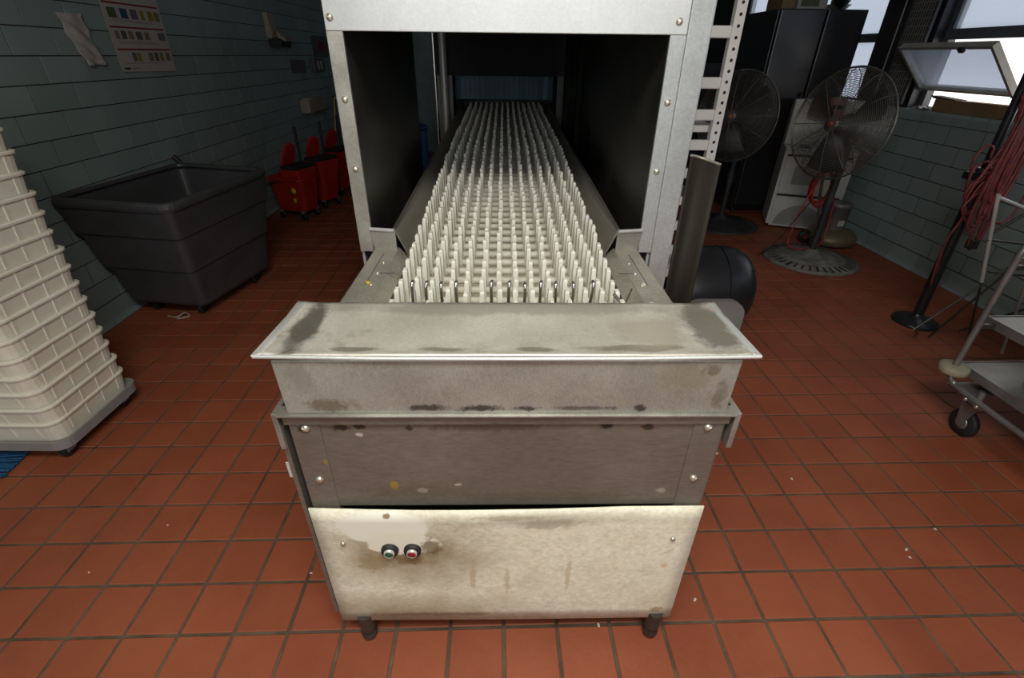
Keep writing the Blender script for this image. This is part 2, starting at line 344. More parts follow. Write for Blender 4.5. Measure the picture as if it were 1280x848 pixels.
# ------------------------------------------------------------------ the room
XL, XR, YB, YF = -2.42, 3.4, 9.0, -2.2
SILL = 1.135
floor = struct(MB().box(XL-.2, XR+.2, YF-.2, YB+.2, -.12, -.004).build('floor', 'floor_grout'))
P_T = .16; GX, GY = .6531, 1.4327
tile_me = MB().cbox(-.0755, .0755, -.0755, .0755, -.006, 0, .0025).mesh('tile', 'floor_tile')
cand = []
for i in range(-20, 18):
    for j in range(-23, 48):
        x = GX+(i+.5)*P_T; y = GY+(j+.5)*P_T
        if not (XL+.02 < x-.08 and x+.08 < XR-.01 and y < YB-.08): continue
        q = project((x, y, 0)); key = 1e9
        if q and -45 < q[0] < 1325 and 0 < q[1] < 885:
            key = q[2]**2*(1.0 if not (-.45 < x < .52 and .88 < y < 4.2) else 400)
        cand.append((key, x, y))
cand.sort()
for k, x, y in cand[:300]:
    inst('tile', tile_me, floor, (x, y, random.uniform(-.0006, .0004)), (random.uniform(-.003, .003), random.uniform(-.003, .003), random.choice((0, PI/2, PI, -PI/2))))
rest = MB()
for k, x, y in cand[300:]: rest.cbox(x-.0755, x+.0755, y-.0755, y+.0755, -.006, random.uniform(-.0006, .0003), .0025)
stuff(rest.build('tile_field', 'floor_tile', floor))

TH, TL = .132, .3045
def wall_tiles(parent, side, y_lo, y_hi, z_rows, near, maxn):
    """glazed blocks in running bond on a side wall; side=+1 means the wall's face looks to +x"""
    X = XL if side > 0 else XR
    def piece(mb, y0, y1, z0, z1, t=.0035, c=.0004):
        a = MB().cbox(y0, y1, z0, z1, -.003, t, c)
        a.xf(Matrix(((0, 0, side, 0), (1, 0, 0, 0), (0, 1, 0, 0), (0, 0, 0, 1)))); mb.add(a.v, a.f)
    me = MB(); piece(me, -(TL-.008)/2, (TL-.008)/2, -(TH-.006)/2, (TH-.006)/2); me = me.mesh('tile', 'wall_tile')
    L = []
    for r in range(z_rows[0], z_rows[1]):
        off = .0 if r % 2 else TL/2
        y = 2.86-TL*30+off
        while y < y_hi:
            if y >= y_lo and y+TL <= y_hi: L.append(((y+TL/2-near)**2+((r+.5)*TH-1.0)**2*.3, y, r))
            y += TL
    L.sort(); mb = MB()
    for n, (k, y, r) in enumerate(L):
        if n < maxn: inst('tile', me, parent, (X, y+TL/2, (r+.5)*TH))
        else: piece(mb, y+.004, y+TL-.004, r*TH+.003, r*TH+TH-.003)
    if mb.v: stuff(mb.build('tile_field', 'wall_tile', parent, loc=(X, 0, 0)))
wl = struct(MB().box(XL-.2, XL-.001, YF-.2, YB+.2, 0, CEIL).build('wall_left', 'wall_grout'))
wall_tiles(wl, 1, YF, YB, (1, 20), 4.6, 260)
# coved base course of the left wall
def cove(parent, side, y0, y1):
    X = XL if side > 0 else XR; n = 0; y = y0
    me = MB().prism([(-.003, .001), (.034, .001), (.026, .006), (.017, .016), (.011, .03), (.009, .05), (.009, .127), (-.003, .127)], .002, TL-.004, 'y').xf(Matrix.Diagonal((side, 1, 1, 1))).mesh('cove_tile', 'wall_tile')
    while y+TL <= y1:
        inst('cove_tile', me, parent, (X, y, 0)); y += TL
cove(wl, 1, 2.40, 8.7)
wr = struct(MB().box(XR+.001, XR+.2, YF-.2, YB+.2, 0, SILL-.03).build('wall_right', 'wall_grout'))
wall_tiles(wr, -1, 1.2, 8.6, (1, 8), 3.6, 200)
cove(wr, -1, 1.4, 6.5)
# rounded sill course
me = MB().prism([(.0, 1.058), (-.011, 1.058), (-.011, 1.112), (-.004, 1.128), (.010, 1.136), (.1, 1.136), (.1, 1.06)], .002, TL/2-.003, 'y').mesh('sill_tile', 'wall_tile')
y = 1.5
while y < 7: inst('sill_tile', me, wr, (XR, y, 0)); y += TL/2
struct(MB().box(XR+.1, XR+.2, YF, YB, SILL-.03, SILL+.001).build('trim_1', 'wall_plain'))
# upper right wall: piers between the window bays and a head above them
BAYS = [(-1.6, 2.05), (2.25, 4.30), (4.96, 7.9)]
ed = [YF-.2]+[v for b in BAYS for v in b]+[YB+.2]
for k in range(0, len(ed), 2):
    MB().box(XR+.02, XR+.2, ed[k], ed[k+1], SILL-.03, CEIL).build('pier', 'dark_pier', wr)
MB().box(XR+.02, XR+.2, YF, YB, 2.62, CEIL).build('window_head', 'wall_plain', wr)
wb = struct(MB().box(XL-.2, XR+.2, YB, YB+.2, 0, CEIL).build('wall_back', 'wall_plain'))
wf = struct(MB().box(XL-.2, XR+.2, YF-.2, YF, 0, 1.2).box(XL-.2, XR+.2, YF-.2, YF, 2.5, CEIL).box(XL-.2, -1.4, YF-.2, YF, 1.2, 2.5).box(1.6, XR+.2, YF-.2, YF, 1.2, 2.5).build('wall_front', 'wall_plain'))
w4 = struct(MB().box(-1.4, 1.6, YF-.10, YF-.05, 1.2, 1.25).box(-1.4, 1.6, YF-.10, YF-.05, 2.45, 2.5).box(-1.4, -1.35, YF-.10, YF-.05, 1.25, 2.45).box(1.55, 1.6, YF-.10, YF-.05, 1.25, 2.45).build('window_4', 'window_frame'))  # unseen window, added to go with the frontal fill light
for k in range(3):
    MB().box(-1.35+k*.975, -1.35+k*.975+.95, YF-.08, YF-.074, 1.25, 2.45).build('pane', 'pane_frosted', w4)
    if k: MB().box(-1.375+k*.975, -1.35+k*.975, YF-.10, YF-.05, 1.25, 2.45).build('mullion', 'window_frame', w4)
struct(MB().box(XL-.2, XR+.2, YF-.2, YB+.2, CEIL, CEIL+.1).build('ceiling', 'ceiling_paint'))

def window(n, y0, y1, vent):
    """steel window with mullions; vent = (y0, y1) of an inward-tilting hopper sash, left clear of glass around it"""
    X = XR+.10
    w_ = MB().box(X, X+.05, y0, y0+.05, SILL, 2.62).box(X, X+.05, y1-.05, y1, SILL, 2.62).box(X, X+.05, y0+.05, y1-.05, 2.57, 2.62).box(X, X+.05, y0+.05, y1-.05, SILL, SILL+.02).build('window_%d' % n, 'window_frame')
    struct(w_)
    MB().box(X-.012, X+.05, y0+.05, y1-.05, 1.615, 1.685).build('transom_bar', 'window_frame', w_)
    nb = max(1, round((y1-y0)/1.05)); st = (y1-y0)/nb
    for k in range(nb):
        a = y0+k*st+.03; b = y0+(k+1)*st-.03
        if k: MB().box(X, X+.05, a-.06, a, SILL+.02, 2.57).build('mullion', 'window_frame', w_)
        MB().box(X+.02, X+.026, a, b, 1.685, 2.57).build('pane', 'pane_frosted', w_)
        if not vent: MB().box(X+.02, X+.026, a, b, SILL+.02, 1.615).build('pane', 'pane_frosted', w_)
    return w_
window(1, *BAYS[1], True); window(2, *BAYS[2], False); window(3, *BAYS[0], False)
# hopper sash tilted into the room
hs = thing('hopper_sash', 'steel-framed hopper window sash with frosted glass tilted inward above the sill', 'window sash', (XR+.08, 3.89, 1.285))
A = .80
def tiltM(): return Matrix.Rotation(-A, 4, 'Y')
W2, Hs = .415, .415
f_ = MB().box(-.022, .022, -W2, -W2+.022, 0, Hs).box(-.022, .022, W2-.022, W2, 0, Hs).box(-.022, .022, -W2+.022, W2-.022, Hs-.022, Hs).box(-.022, .022, -W2+.022, W2-.022, 0, .022).xf(tiltM())
f_.build('sash_frame', 'window_sash', hs)
MB().box(-.003, .003, -W2+.02, W2-.02, .02, Hs-.02).xf(tiltM()).build('pane', 'pane_frosted', hs)
MB().box(-.04, -.022, -.20, -.16, Hs-.035, Hs-.005).xf(tiltM()).build('latch', 'rubber_black', hs)
for s in (-1, 1): MB().cyl((.0, s*.41, .02), (-.02, s*.41, -.02), .008).build('hinge', 'window_frame', hs)
# mesh screen on the pier
ms = thing('mesh_screen', 'dark wire mesh screen hanging on the black pier beside the windows', 'mesh screen', (XR-.014, 4.34, 1.16))
MB().box(0, .02, 0, .02, 0, 1.1).box(0, .02, .26, .28, 0, 1.1).box(0, .02, .02, .26, 1.08, 1.1).box(0, .02, .02, .26, 0, .02).build('screen_frame', 'window_frame', ms)
g = MB()
for k in range(1, 9): g.box(.006, .010, .02+k*.027, .0225+k*.027, .02, 1.08)
for k in range(1, 20): g.box(.004, .008, .02, .26, .02+k*.053, .0235+k*.053)
stuff(g.build('wire_grid', 'window_sash', ms))
MB().box(.012, .018, .02, .26, .02, 1.08).build('backing', 'mesh_back', ms)
tag(MB().tube(smooth_path([(XR-.04, 4.66, 2.3), (XR-.045, 4.65, 1.8), (XR-.04, 4.655, 1.4), (XR-.03, 4.66, 1.14)]), .006, 6).build('window_cord', 'window_sash'), 'thin pale cord hanging down the black pier beside the mesh screen', 'cord')

# unseen troffers added to light the loading end
for n, ((lx, ly), watts) in enumerate(ADDED_LAMPS):
    t = thing('ceiling_lamp', ['long ceiling troffer lamp above the loading end of the machine', 'short ceiling troffer lamp near the wall behind the loading end'][n], 'lamp', (lx, ly, CEIL), 0)
    sx, sy = (1.2, .6) if n == 0 else (1.2, .3)
    MB().box(-sx/2-.03, sx/2+.03, -sy/2-.03, sy/2+.03, -.07, 0).build('housing', 'lamp_white', t)
    MB().box(-sx/2, sx/2, -sy/2, sy/2, -.085, -.07).build('diffuser', 'lamp_diffuser', t)
    area_lamp('lamp_light', (0, 0, -.1), sx, sy, watts, (1, .96, .88), parent=t)

# ------------------------------------------------------------------ the dishwashing machine
M0 = thing('conveyor_dishwasher', 'long stainless conveyor dishwasher with white pegged belt and cream lower panel', 'dishwasher', (.022, .78, 0), -.015)
HW = .466
# lower cream panel, bowed outward along its top edge
def panel_fn(off):
    def fn(a, b):
        u = -HW+2*HW*a; z = .098+(.466-.004*math.sin(a*PI))*b
        bow = .009*math.sin(PI*min(1, a*1.25))*b**2
        return (u, -.016-bow+off, z-(.008*(1-2*abs(a-.5)))*(1-b)+.004*(1-2*abs(a-.5)))
    return fn
cp = MB().grid(panel_fn(0), 24, 10).build('lower_panel', 'cream_panel', M0, solid=.004)
cp['label'] = 'worn cream enamel panel with brown grime'
scr = MB().lathe([(.0075, 0), (.0075, -.002), (.0055, -.0045), (.002, -.0055)], axis='y', k=14).box(-.0052, .0052, -.0062, -.003, -.0007, .0007).mesh('screw', 'screw_metal')
for u, z in ((-.405, .440), (.411, .450)): inst('screw', scr, cp, (u, -.021, z), (0, random.random()*3, 0), (.9, .9, .9))
for u, z, mt, lb in ((-.292, .418, 'green_button', 'green push button'), (-.236, .418, 'red_button', 'red push button')):
    b_ = MB().lathe([(.0215, .0), (.0215, -.006), (.0200, -.010), (.0145, -.010)], axis='y', k=24).build('button_bezel', 'rubber_black', cp, loc=(u, -.022, z))
    MB().lathe([(.0130, -.006), (.0130, -.016), (.0105, -.017), (.0105, -.0155), (.001, -.0155)], axis='y', k=24).build('button_ring', 'button_ring', cp, loc=(u, -.022, z))
    o = MB().lathe([(.0104, -.008), (.0104, -.0164), (.001, -.0168)], axis='y', k=24).build('push_button', mt, cp, loc=(u, -.022, z)); o['label'] = lb
# body, corner posts, middle panel
MB().box(-.455, .455, .022, .70, .115, .838).build('inner_body', 'black_void', M0)
MB().box(-.43, .43, -.001, .014, .553, .830).build('middle_panel', 'steel_front', M0, bev=.002)
for s in (-1, 1):
    p = MB().hexa([(s*.398, -.004, .11), (s*.462, -.004, .11), (s*.462, .016, .11), (s*.398, .016, .11)], [(s*.398, -.004, .834), (s*.462, -.004, .834), (s*.462, .016, .834), (s*.398, .016, .834)]).build('corner_post', 'steel_front', M0, bev=.002)
    for z in (.798, .645): inst('screw', scr, p, (s*.428, -.004, z), (0, random.random()*3, 0), (1.25, 1.1, 1.25))
    MB().box((-.485 if s < 0 else .463), (-.475 if s < 0 else .472), -.006 if s < 0 else .01, .70, .12, .80).build('side_skin', 'steel_front', M0)
    MB().box(s*.482-.006, s*.482+.006, -.012, .60, .745, .842).build('side_rail', 'steel_dull', M0, bev=.002)
MB().prism([(-.020, .8385), (.012, .8385), (.012, .8455), (-.020, .8435)], -.474, .474, 'x').build('ledge', 'steel_dull', M0, bev=.001)
MB().box(-.468, .468, -.010, .010, .812, .8385).build('ledge_band', 'steel_front', M0, bev=.001)
# hopper under the lid, slightly sloping sides
MB().hexa([(-.452, -.012, .8445), (.452, -.012, .8445), (.452, .20, .8445), (-.452, .20, .8445)], [(-.458, -.008, .972), (.458, -.008, .972), (.458, .205, .972), (-.458, .205, .972)]).build('front_hopper', 'steel_hopper', M0, bev=.002)
def lid_fn(a, b):
    u = -.478+.956*a
    sag = -.005*math.sin(PI*a)*math.sin(PI*min(1, b*1.1))
    edge = .005*max(0, 1-b/.06)+.006*(max(0, 1-a/.035)+max(0, 1-(1-a)/.035))
    return (u-(.006 if a < .01 else -.006 if a > .99 else 0)*b, -.011+.229*b, .982+sag+edge*.6+.0012*math.sin(a*61)*math.exp(-((b-.12)/.06)**2))
lid = MB().grid(lid_fn, 80, 20).build('lid', 'steel_lid', M0, solid=.004)
MB().tube([(-.485, -.013, .984), (-.25, -.014, .980), (0, -.014, .979), (.25, -.014, .980), (.487, -.013, .984)], .0045, 8).build('rolled_edge', 'steel_hood', lid)
for s in (-1, 1):
    MB().hexa([(s*.470, -.014, .984), (s*.486, -.014, .981), (s*.480, .21, .982), (s*.462, .21, .984)], [(s*.472, -.012, .990), (s*.490, -.014, .986), (s*.482, .212, .986), (s*.464, .208, .990)]).build('end_flange', 'steel_hood', lid, bev=.0015)
# feet
for u, v in ((-.403, -.006), (.425, -.008), (-.403, .60), (.425, .60)):
    MB().lathe([(.014, 0), (.020, .004), (.022, .016), (.022, .030), (.0175, .036), (.021, .042), (.022, .06), (.023, .116)], (u, v, 0)).build('foot', 'steel_dark', M0)
# deck sides between lid and hood
for s in (-1, 1):
    MB().prism([(s*.43, .30), (s*.43, .930), (s*.424, .937), (s*.350, .937), (s*.318, .905), (s*.318, .30)], .21, .715, 'y').build('deck_arm', 'steel_arm', M0, bev=.0015)
    pl = MB().box(s*.345-.022, s*.345+.022, .50, .503, .937, .9377).box(s*.388-.001, s*.388+.001, .42, .66, .937, .9375).build('arm_seam', 'steel_dark', M0)
    for v in (.42, .50, .58): inst('screw', scr, pl, (s*.372, v, .937), (-PI/2, 0, 0), (.7, .7, .7))
# hood (first housing)
HV = .72
hd = MB().box(-.478, .478, HV, HV+.012, 1.53, 1.80).build('hood_header', 'steel_hood', M0, bev=.002)
for u in (-.462, .452): inst('screw', scr, hd, (u, HV, 1.56), (0, random.random()*3, 0), (1.25, 1.25, 1.25))
for s in (-1, 1):
    fl = MB().box(s*.457-.022, s*.457+.022, HV+.002, HV+.014, .92, 1.53).build('hood_flange', 'steel_dull' if s < 0 else 'steel_post', M0, bev=.002)
    for z in (1.368, 1.180): inst('screw', scr, fl, (s*.455, HV+.002, z), (0, random.random()*3, 0), (1.25, 1.25, 1.25))
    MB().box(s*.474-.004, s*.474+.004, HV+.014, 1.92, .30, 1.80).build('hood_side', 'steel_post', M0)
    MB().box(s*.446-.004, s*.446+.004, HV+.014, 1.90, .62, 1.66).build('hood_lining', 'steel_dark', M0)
    # cap plates closing the rail ends
    MB().hexa([(s*.428, HV-.012, .925), (s*.352, HV-.03, .915), (s*.352, HV-.02, .915), (s*.428, HV-.004, .925)], [(s*.438, HV-.006, .998), (s*.352, HV-.03, 1.0), (s*.352, HV-.02, 1.0), (s*.438, HV+.002, .998)]).build('rail_cap', 'steel_dull', M0, bev=.001)
    MB().cyl((s*.436, HV-.008, .999), (s*.354, HV-.028, 1.001), .006, k=10).build('cap_bead', 'steel_hood', M0)
MB().box(.48, .545, HV+.004, HV+.05, .02, 1.80).build('corner_column', 'steel_post', M0, bev=.004)
MB().box(-.478, .478, HV, 3.45, 1.80, 1.81).build('hood_roof', 'steel_dull', M0)  # unseen roof, run on past the hood to keep the tunnel dark
MB().box(-.44, .44, HV+.02, 3.45, 1.66, 1.67).build('hood_ceiling', 'steel_dark', M0)  # unseen inner ceiling, added over the belt to block light from above
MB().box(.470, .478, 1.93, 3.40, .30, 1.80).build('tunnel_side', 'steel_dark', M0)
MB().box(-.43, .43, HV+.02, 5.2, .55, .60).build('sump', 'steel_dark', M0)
for u, v in ((-.46, 1.0), (.46, 1.0), (-.46, 1.88), (.46, 1.88), (-.46, 5.0), (.46, 5.0)):
    MB().cyl((u, v, 0), (u, v, .56), .02).build('leg', 'steel_dark', M0)
# pipes and posts between the two housings
MB().cyl((-.468, 3.40, .55), (-.468, 3.40, 1.80), .030).build('riser_pipe', 'steel_hood', M0)
MB().cyl((-.50, 3.12, .55), (-.50, 3.12, 1.80), .012).build('conduit', 'chrome', M0)
MB().box(.44, .468, 2.50, 2.56, .9, 1.66).build('tunnel_post', 'shield_metal', M0)
MB().box(.425, .455, 3.05, 3.12, .9, 1.66).build('tunnel_post', 'shield_metal', M0)
MB().tube(smooth_path([(.30, 2.9, 1.66), (.36, 2.7, 1.62), (.40, 2.55, 1.58), (.43, 2.5, 1.60)]), .014, 8).build('spray_pipe', 'shield_metal', M0)
# second housing with the blue strip curtain
MB().box(-.55, .55, 3.45, 3.46, 1.34, 1.81).build('wash_header', 'black_void', M0)
for s in (-1, 1):
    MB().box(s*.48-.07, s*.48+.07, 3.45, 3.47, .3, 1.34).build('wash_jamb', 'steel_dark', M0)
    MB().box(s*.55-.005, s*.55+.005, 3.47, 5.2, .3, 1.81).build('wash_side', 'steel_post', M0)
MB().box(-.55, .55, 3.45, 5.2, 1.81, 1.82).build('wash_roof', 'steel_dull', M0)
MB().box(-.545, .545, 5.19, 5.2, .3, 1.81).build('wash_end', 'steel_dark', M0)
cs = MB().box(-.019, .019, -.002, .002, -.30, 0).mesh('curtain_strip', 'blue_curtain')
for k in range(20):
    inst('curtain_strip', cs, M0, (-.39+k*.0405, 3.70+(.006 if k % 2 else 0), 1.46), (random.uniform(-.02, .02), 0, random.uniform(-.1, .1)))
MB().box(-.41, .41, 3.69, 3.715, 1.455, 1.475).build('curtain_rail', 'steel_dark', M0)

# belt
def zb(v):
    Y = v+.78
    return .90+.073*(Y-1.3) if Y < 2.6 else .995+.034*(Y-2.6)
V0, V1 = .235, 3.66
def rail_z(v): return 1.003+.042*(v+.78-1.47)
for s in (-1, 1):
    v0, v1 = HV-.03, 3.66
    def sec(v): return [(s*.350, v, rail_z(v)), (s*.316, v, zb(v)+.012), (s*.316, v, zb(v)-.02), (s*.320, v, zb(v)-.02), (s*.321, v, zb(v)+.012), (s*.354, v, rail_z(v)-.004), (s*.362, v, rail_z(v)-.004), (s*.362, v, rail_z(v))]
    a, md_, b = sec(v0), sec(1.82), sec(v1); n = len(a)
    MB().add(a+md_+b, [[q*n+i, q*n+(i+1) % n, (q+1)*n+(i+1) % n, (q+1)*n+i] for q in (0, 1) for i in range(n)]+[list(range(n)), list(range(2*n, 3*n))]).build('side_rail_guard', 'steel_rail', M0)
belt = MB().prism([(V0-.05, zb(V0)-.06), (1.82, zb(1.82)-.06), (V1, zb(V1)-.06), (V1, zb(V1)-.05), (1.82, zb(1.82)-.05), (V0-.05, zb(V0)-.05)], -.30, .30, 'x').build('conveyor_belt', 'pan_beige', M0)
belt['label'] = 'white plastic conveyor belt of rods and pegs'
PITCH = .060
rod_me = MB().tube([(-.300, 0, 0), (.300, 0, 0)], .0115, 8).mesh('rod', 'rod_plastic')
NC = 14; SP = .0425
peg = MB()
prof = [(-.0055, -.008, 0), (.0055, .008, 0)]
def ring(hw, hd, z, dy=0): return [(-hw, -hd+dy, z), (hw, -hd+dy, z), (hw, hd+dy, z), (-hw, hd+dy, z)]
r0, r1, r2, r3 = ring(.0068, .014, -.008), ring(.0062, .012, .03, .003), ring(.0055, .010, .088, .010), ring(.0045, .008, .093, .011)
peg.add(r0+r1+r2+r3, [[i+4*k, (i+1) % 4+4*k, (i+1) % 4+4*k+4, i+4*k+4] for k in range(3) for i in range(4)]+[[12, 13, 14, 15]])
peg_me = peg.mesh('peg', 'peg_plastic')
far = MB(); npeg = 0; lk = MB()
nrow = int((V1-V0)/PITCH)
for r in range(nrow):
    v = V0+r*PITCH; z = zb(v)
    inst('rod', rod_me, belt, (0, v, z))
    for c in range(NC):
        u = (c-(NC-1)/2)*SP
        jx, jt, js = random.uniform(-.002, .002), random.uniform(-.03, .03), random.uniform(.92, 1.06)
        if npeg < 300:
            inst('peg', peg_me, belt, (u+jx, v, z), (random.uniform(-.05, .05), jt, 0), (1, 1, js)); npeg += 1
        else:
            a = MB().add(peg.v, peg.f).xf(Matrix.Translation((u+jx, v, z)) @ Matrix.Rotation(jt, 4, 'Y') @ Matrix.Diagonal((1, 1, js, 1))); far.add(a.v, a.f)
        # short links between the rods
        lk.box(u-.005, u+.005, v-.034, v+.034, z-.007, z+.005)
stuff(far.build('peg_field', 'peg_plastic', belt))
stuff(lk.build('belt_links', 'rod_plastic', belt))
ch = MB()
for s in (-1, 1):
    for k in range(int((V1-V0)/.03)):
        v = V0+k*.03; z = zb(v)
        ch.box(s*.309-.004, s*.309+.004, v-.013, v+.013, z-.010, z+.008)
        ch.cyl((s*.301, v, z+.002), (s*.315, v, z+.002), .006, k=6, smooth=False)
stuff(ch.build('drive_chain', 'chain_metal', belt))
# chrome finger pins beside the lid
pin = MB().tube(smooth_path([(0, 0, 0), (0, 0, .07), (0, .001, .094), (.001, .010, .100), (.001, .018, .094)], 4), .0042, 8).mesh('chrome_pin', 'chrome')
for k, x in enumerate((-.21, -.176, -.135, -.099, -.014, .027, .068, .106, .145, .186, .227)):
    inst('chrome_pin', pin, M0, (x-.026, .29, .899+random.uniform(-.003, .003)), (0, random.uniform(-.03, .03)+(.12 if k == 10 else 0), random.uniform(-.3, .3)))
MB().tube([(.285, .285, .90), (.302, .30, .955), (.308, .30, .985)], .004, 6).build('chrome_pin', 'chrome', M0)
MB().tube([(.262, .285, .975), (.285, .25, .955)], .004, 6).build('chrome_pin', 'chrome', M0)
tg = MB().box(-.4915, -.485, -.006, -.003, .655, .70).build('white_tag', 'poster_paper', M0)
# curved dark shield beside the hood
arc = [(.556+.080*t, HV+.012+.030*math.sin(t*PI)-.035*t) for t in [i/10 for i in range(11)]]
sh = MB(); n = len(arc)
ztop = [1.225-.02*(i/10) for i in range(n)]
sh.add([(a, b, .28) for a, b in arc]+[(a, b, zt) for (a, b), zt in zip(arc, ztop)], [[i, i+1, n+i+1, n+i] for i in range(n-1)], True)
o = sh.build('curved_shield', 'shield_metal', M0, solid=.006); o['label'] = 'dark stained curved metal shield'
MB().tube([(a, b, zt) for (a, b), zt in zip(arc, ztop)], .0045, 6).build('shield_edge', 'steel_arm', M0)
for z0_ in (.6, 1.1): MB().box(.545, .565, HV+.02, HV+.04, z0_, z0_+.03).build('shield_bracket', 'steel_dark', M0)

# ------------------------------------------------------------------ left side: stack of bins on a dolly
def rrect(x0, x1, y0, y1, r, k=4):
    pts = []
    for cx, cy, a0 in ((x1-r, y1-r, 0), (x0+r, y1-r, PI/2), (x0+r, y0+r, PI), (x1-r, y0+r, 1.5*PI)):
        for i in range(k+1):
            a = a0+PI/2*i/k; pts.append((cx+r*math.cos(a), cy+r*math.sin(a)))
    return pts
def shell(levels, mb, close_top=False, close_bot=True):
    """stack of loops (list of (pts, z))"""
    n = len(levels[0][0]); v = []; f = []
    for pts, z in levels: v += [(x, y, z) for x, y in pts]
    for i in range(len(levels)-1):
        for j in range(n): f.append([i*n+j, i*n+(j+1) % n, (i+1)*n+(j+1) % n, (i+1)*n+j])
    if close_bot: f.append(list(range(n))[::-1])
    if close_top: f.append([(len(levels)-1)*n+j for j in range(n)])
    mb.add(v, f, False); return mb
LX, LY = .58, .43        # bin plan
def bin_meshes():
    h, tp = .095, .10
    def loop(z, d=0): i = (h-z)*tp+d; return rrect(-LX/2+i+.006, LX/2-i-.006, -LY/2+i+.006, LY/2-i-.006, .05)
    body = shell([(loop(z), z) for z in (0, .05, .094)]+[(loop(z, .003), z) for z in (.094, .05, .004)], MB(), close_top=True)
    rim = shell([(rrect(-LX/2+.006, LX/2-.006, -LY/2+.006, LY/2-.006, .05), .084), (rrect(-LX/2, LX/2, -LY/2, LY/2, .055), .0845), (rrect(-LX/2-.001, LX/2+.001, -LY/2-.001, LY/2+.001, .056), .092),
                 (rrect(-LX/2+.004, LX/2-.004, -LY/2+.004, LY/2-.004, .055), .096), (rrect(-LX/2+.013, LX/2-.013, -LY/2+.013, LY/2-.013, .05), .096), (rrect(-LX/2+.013, LX/2-.013, -LY/2+.013, LY/2-.013, .05), .084)], MB(), close_bot=False)
    rib = MB()
    def rb(x, y, nx, ny):
        z0, z1 = .022, .085
        for sgn in (1,):
            i0, i1 = (h-z0)*tp+.006, (h-z1)*tp+.006
            def pt(i, d, t): 
                ax, ay = (nx*(LX/2-i+d) if nx else x), (ny*(LY/2-i+d) if ny else y)
                return (ax+(t if ny else 0), ay+(t if nx else 0))
            b = [pt(i0, -.001, -.005), pt(i0, -.001, .005), pt(i0, .0028, .004), pt(i0, .0028, -.004)]; t_ = [pt(i1, -.001, -.005), pt(i1, -.001, .005), pt(i1, .0028, .004), pt(i1, .0028, -.004)]
            rib.hexa([(p[0], p[1], z0) for p in b], [(p[0], p[1], z1) for p in t_])
    for y in (-.135, -.045, .045, .135): rb(0, y, 1, 0); rb(0, y, -1, 0)
    for x in (-.2, -.1, 0, .1, .2): rb(x, 0, 0, 1); rb(x, 0, 0, -1)
    return body.mesh('bin_body', 'bin_white'), rim.mesh('rim', 'bin_white'), rib.mesh('ribs', 'bin_white')
bb, brm, brb = bin_meshes()
SX, SY = -2.045, 1.725
ordw = ['lowest', 'second', 'third', 'fourth', 'fifth', 'sixth', 'seventh', 'eighth', 'ninth', 'tenth', 'eleventh', 'twelfth', 'thirteenth', 'fourteenth', 'fifteenth', 'sixteenth', 'topmost']
dl = thing('dolly', 'grey plastic dolly on black casters under the white bin stack', 'dolly', (SX, SY, 0), -.03)
shell([(rrect(-.30, .30, -.225, .225, .05), .075), (rrect(-.302, .302, -.227, .227, .05), .118), (rrect(-.294, .294, -.219, .219, .045), .118), (rrect(-.294, .294, -.219, .219, .045), .100)], MB(), close_top=True).build('platform', 'dolly_grey', dl)
for sx in (-1, 1):
    for sy in (-1, 1):
        c = MB().lathe([(.010, -.012), (.030, -.012), (.034, -.008), (.034, .008), (.030, .012), (.010, .012)], (sx*.235, sy*.165, .034), axis='x', k=18).build('caster', 'rubber_black', dl)
        MB().box(sx*.235-.018, sx*.235-.014, sy*.165-.02, sy*.165+.02, .03, .078).box(sx*.235+.014, sx*.235+.018, sy*.165-.02, sy*.165+.02, .03, .078).box(sx*.235-.018, sx*.235+.018, sy*.165-.02, sy*.165+.02, .066, .0755).build('fork', 'dolly_grey', c)
for k in range(17):
    t = thing('white_bin', ('%s white plastic bin counting up from the grey dolly in the nested stack' % ordw[k]) if k < 16 else 'topmost white plastic bin of the nested stack on the grey dolly', 'bin', (SX+random.uniform(-.004, .004), SY+random.uniform(-.004, .004), .1005+k*.0712), -.03+random.uniform(-.012, .012), 'nested white bins')
    # bins are nested: the lowest shows only its upper band above the dolly rim
    t.location.z = .1015+k*.0745
    inst('bin_body', bb, t, (0, 0, 0)); inst('rim', brm, t, (0, 0, 0)); stuff(inst('ribs', brb, t, (0, 0, 0)))
# blue broom head on the floor
br = thing('broom', 'blue bristle broom head lying on red floor in front of the dolly', 'broom', (-2.12, 1.475, 0), .1)
g = MB()
for k in range(26):
    y = -.075+k*.006; g.cyl((-.10, y*.55, .035), (.14, y+random.uniform(-.004, .004), .012+random.uniform(-.006, .006)), .0035, k=5)
stuff(g.build('bristles', 'blue_bristle', br))
MB().box(-.16, -.08, -.06, .06, .015, .06).build('broom_block', 'blue_plastic', br, bev=.008)
MB().cyl((-.26, 0, .10), (-.14, 0, .045), .012).build('handle', 'beige_plastic', br)

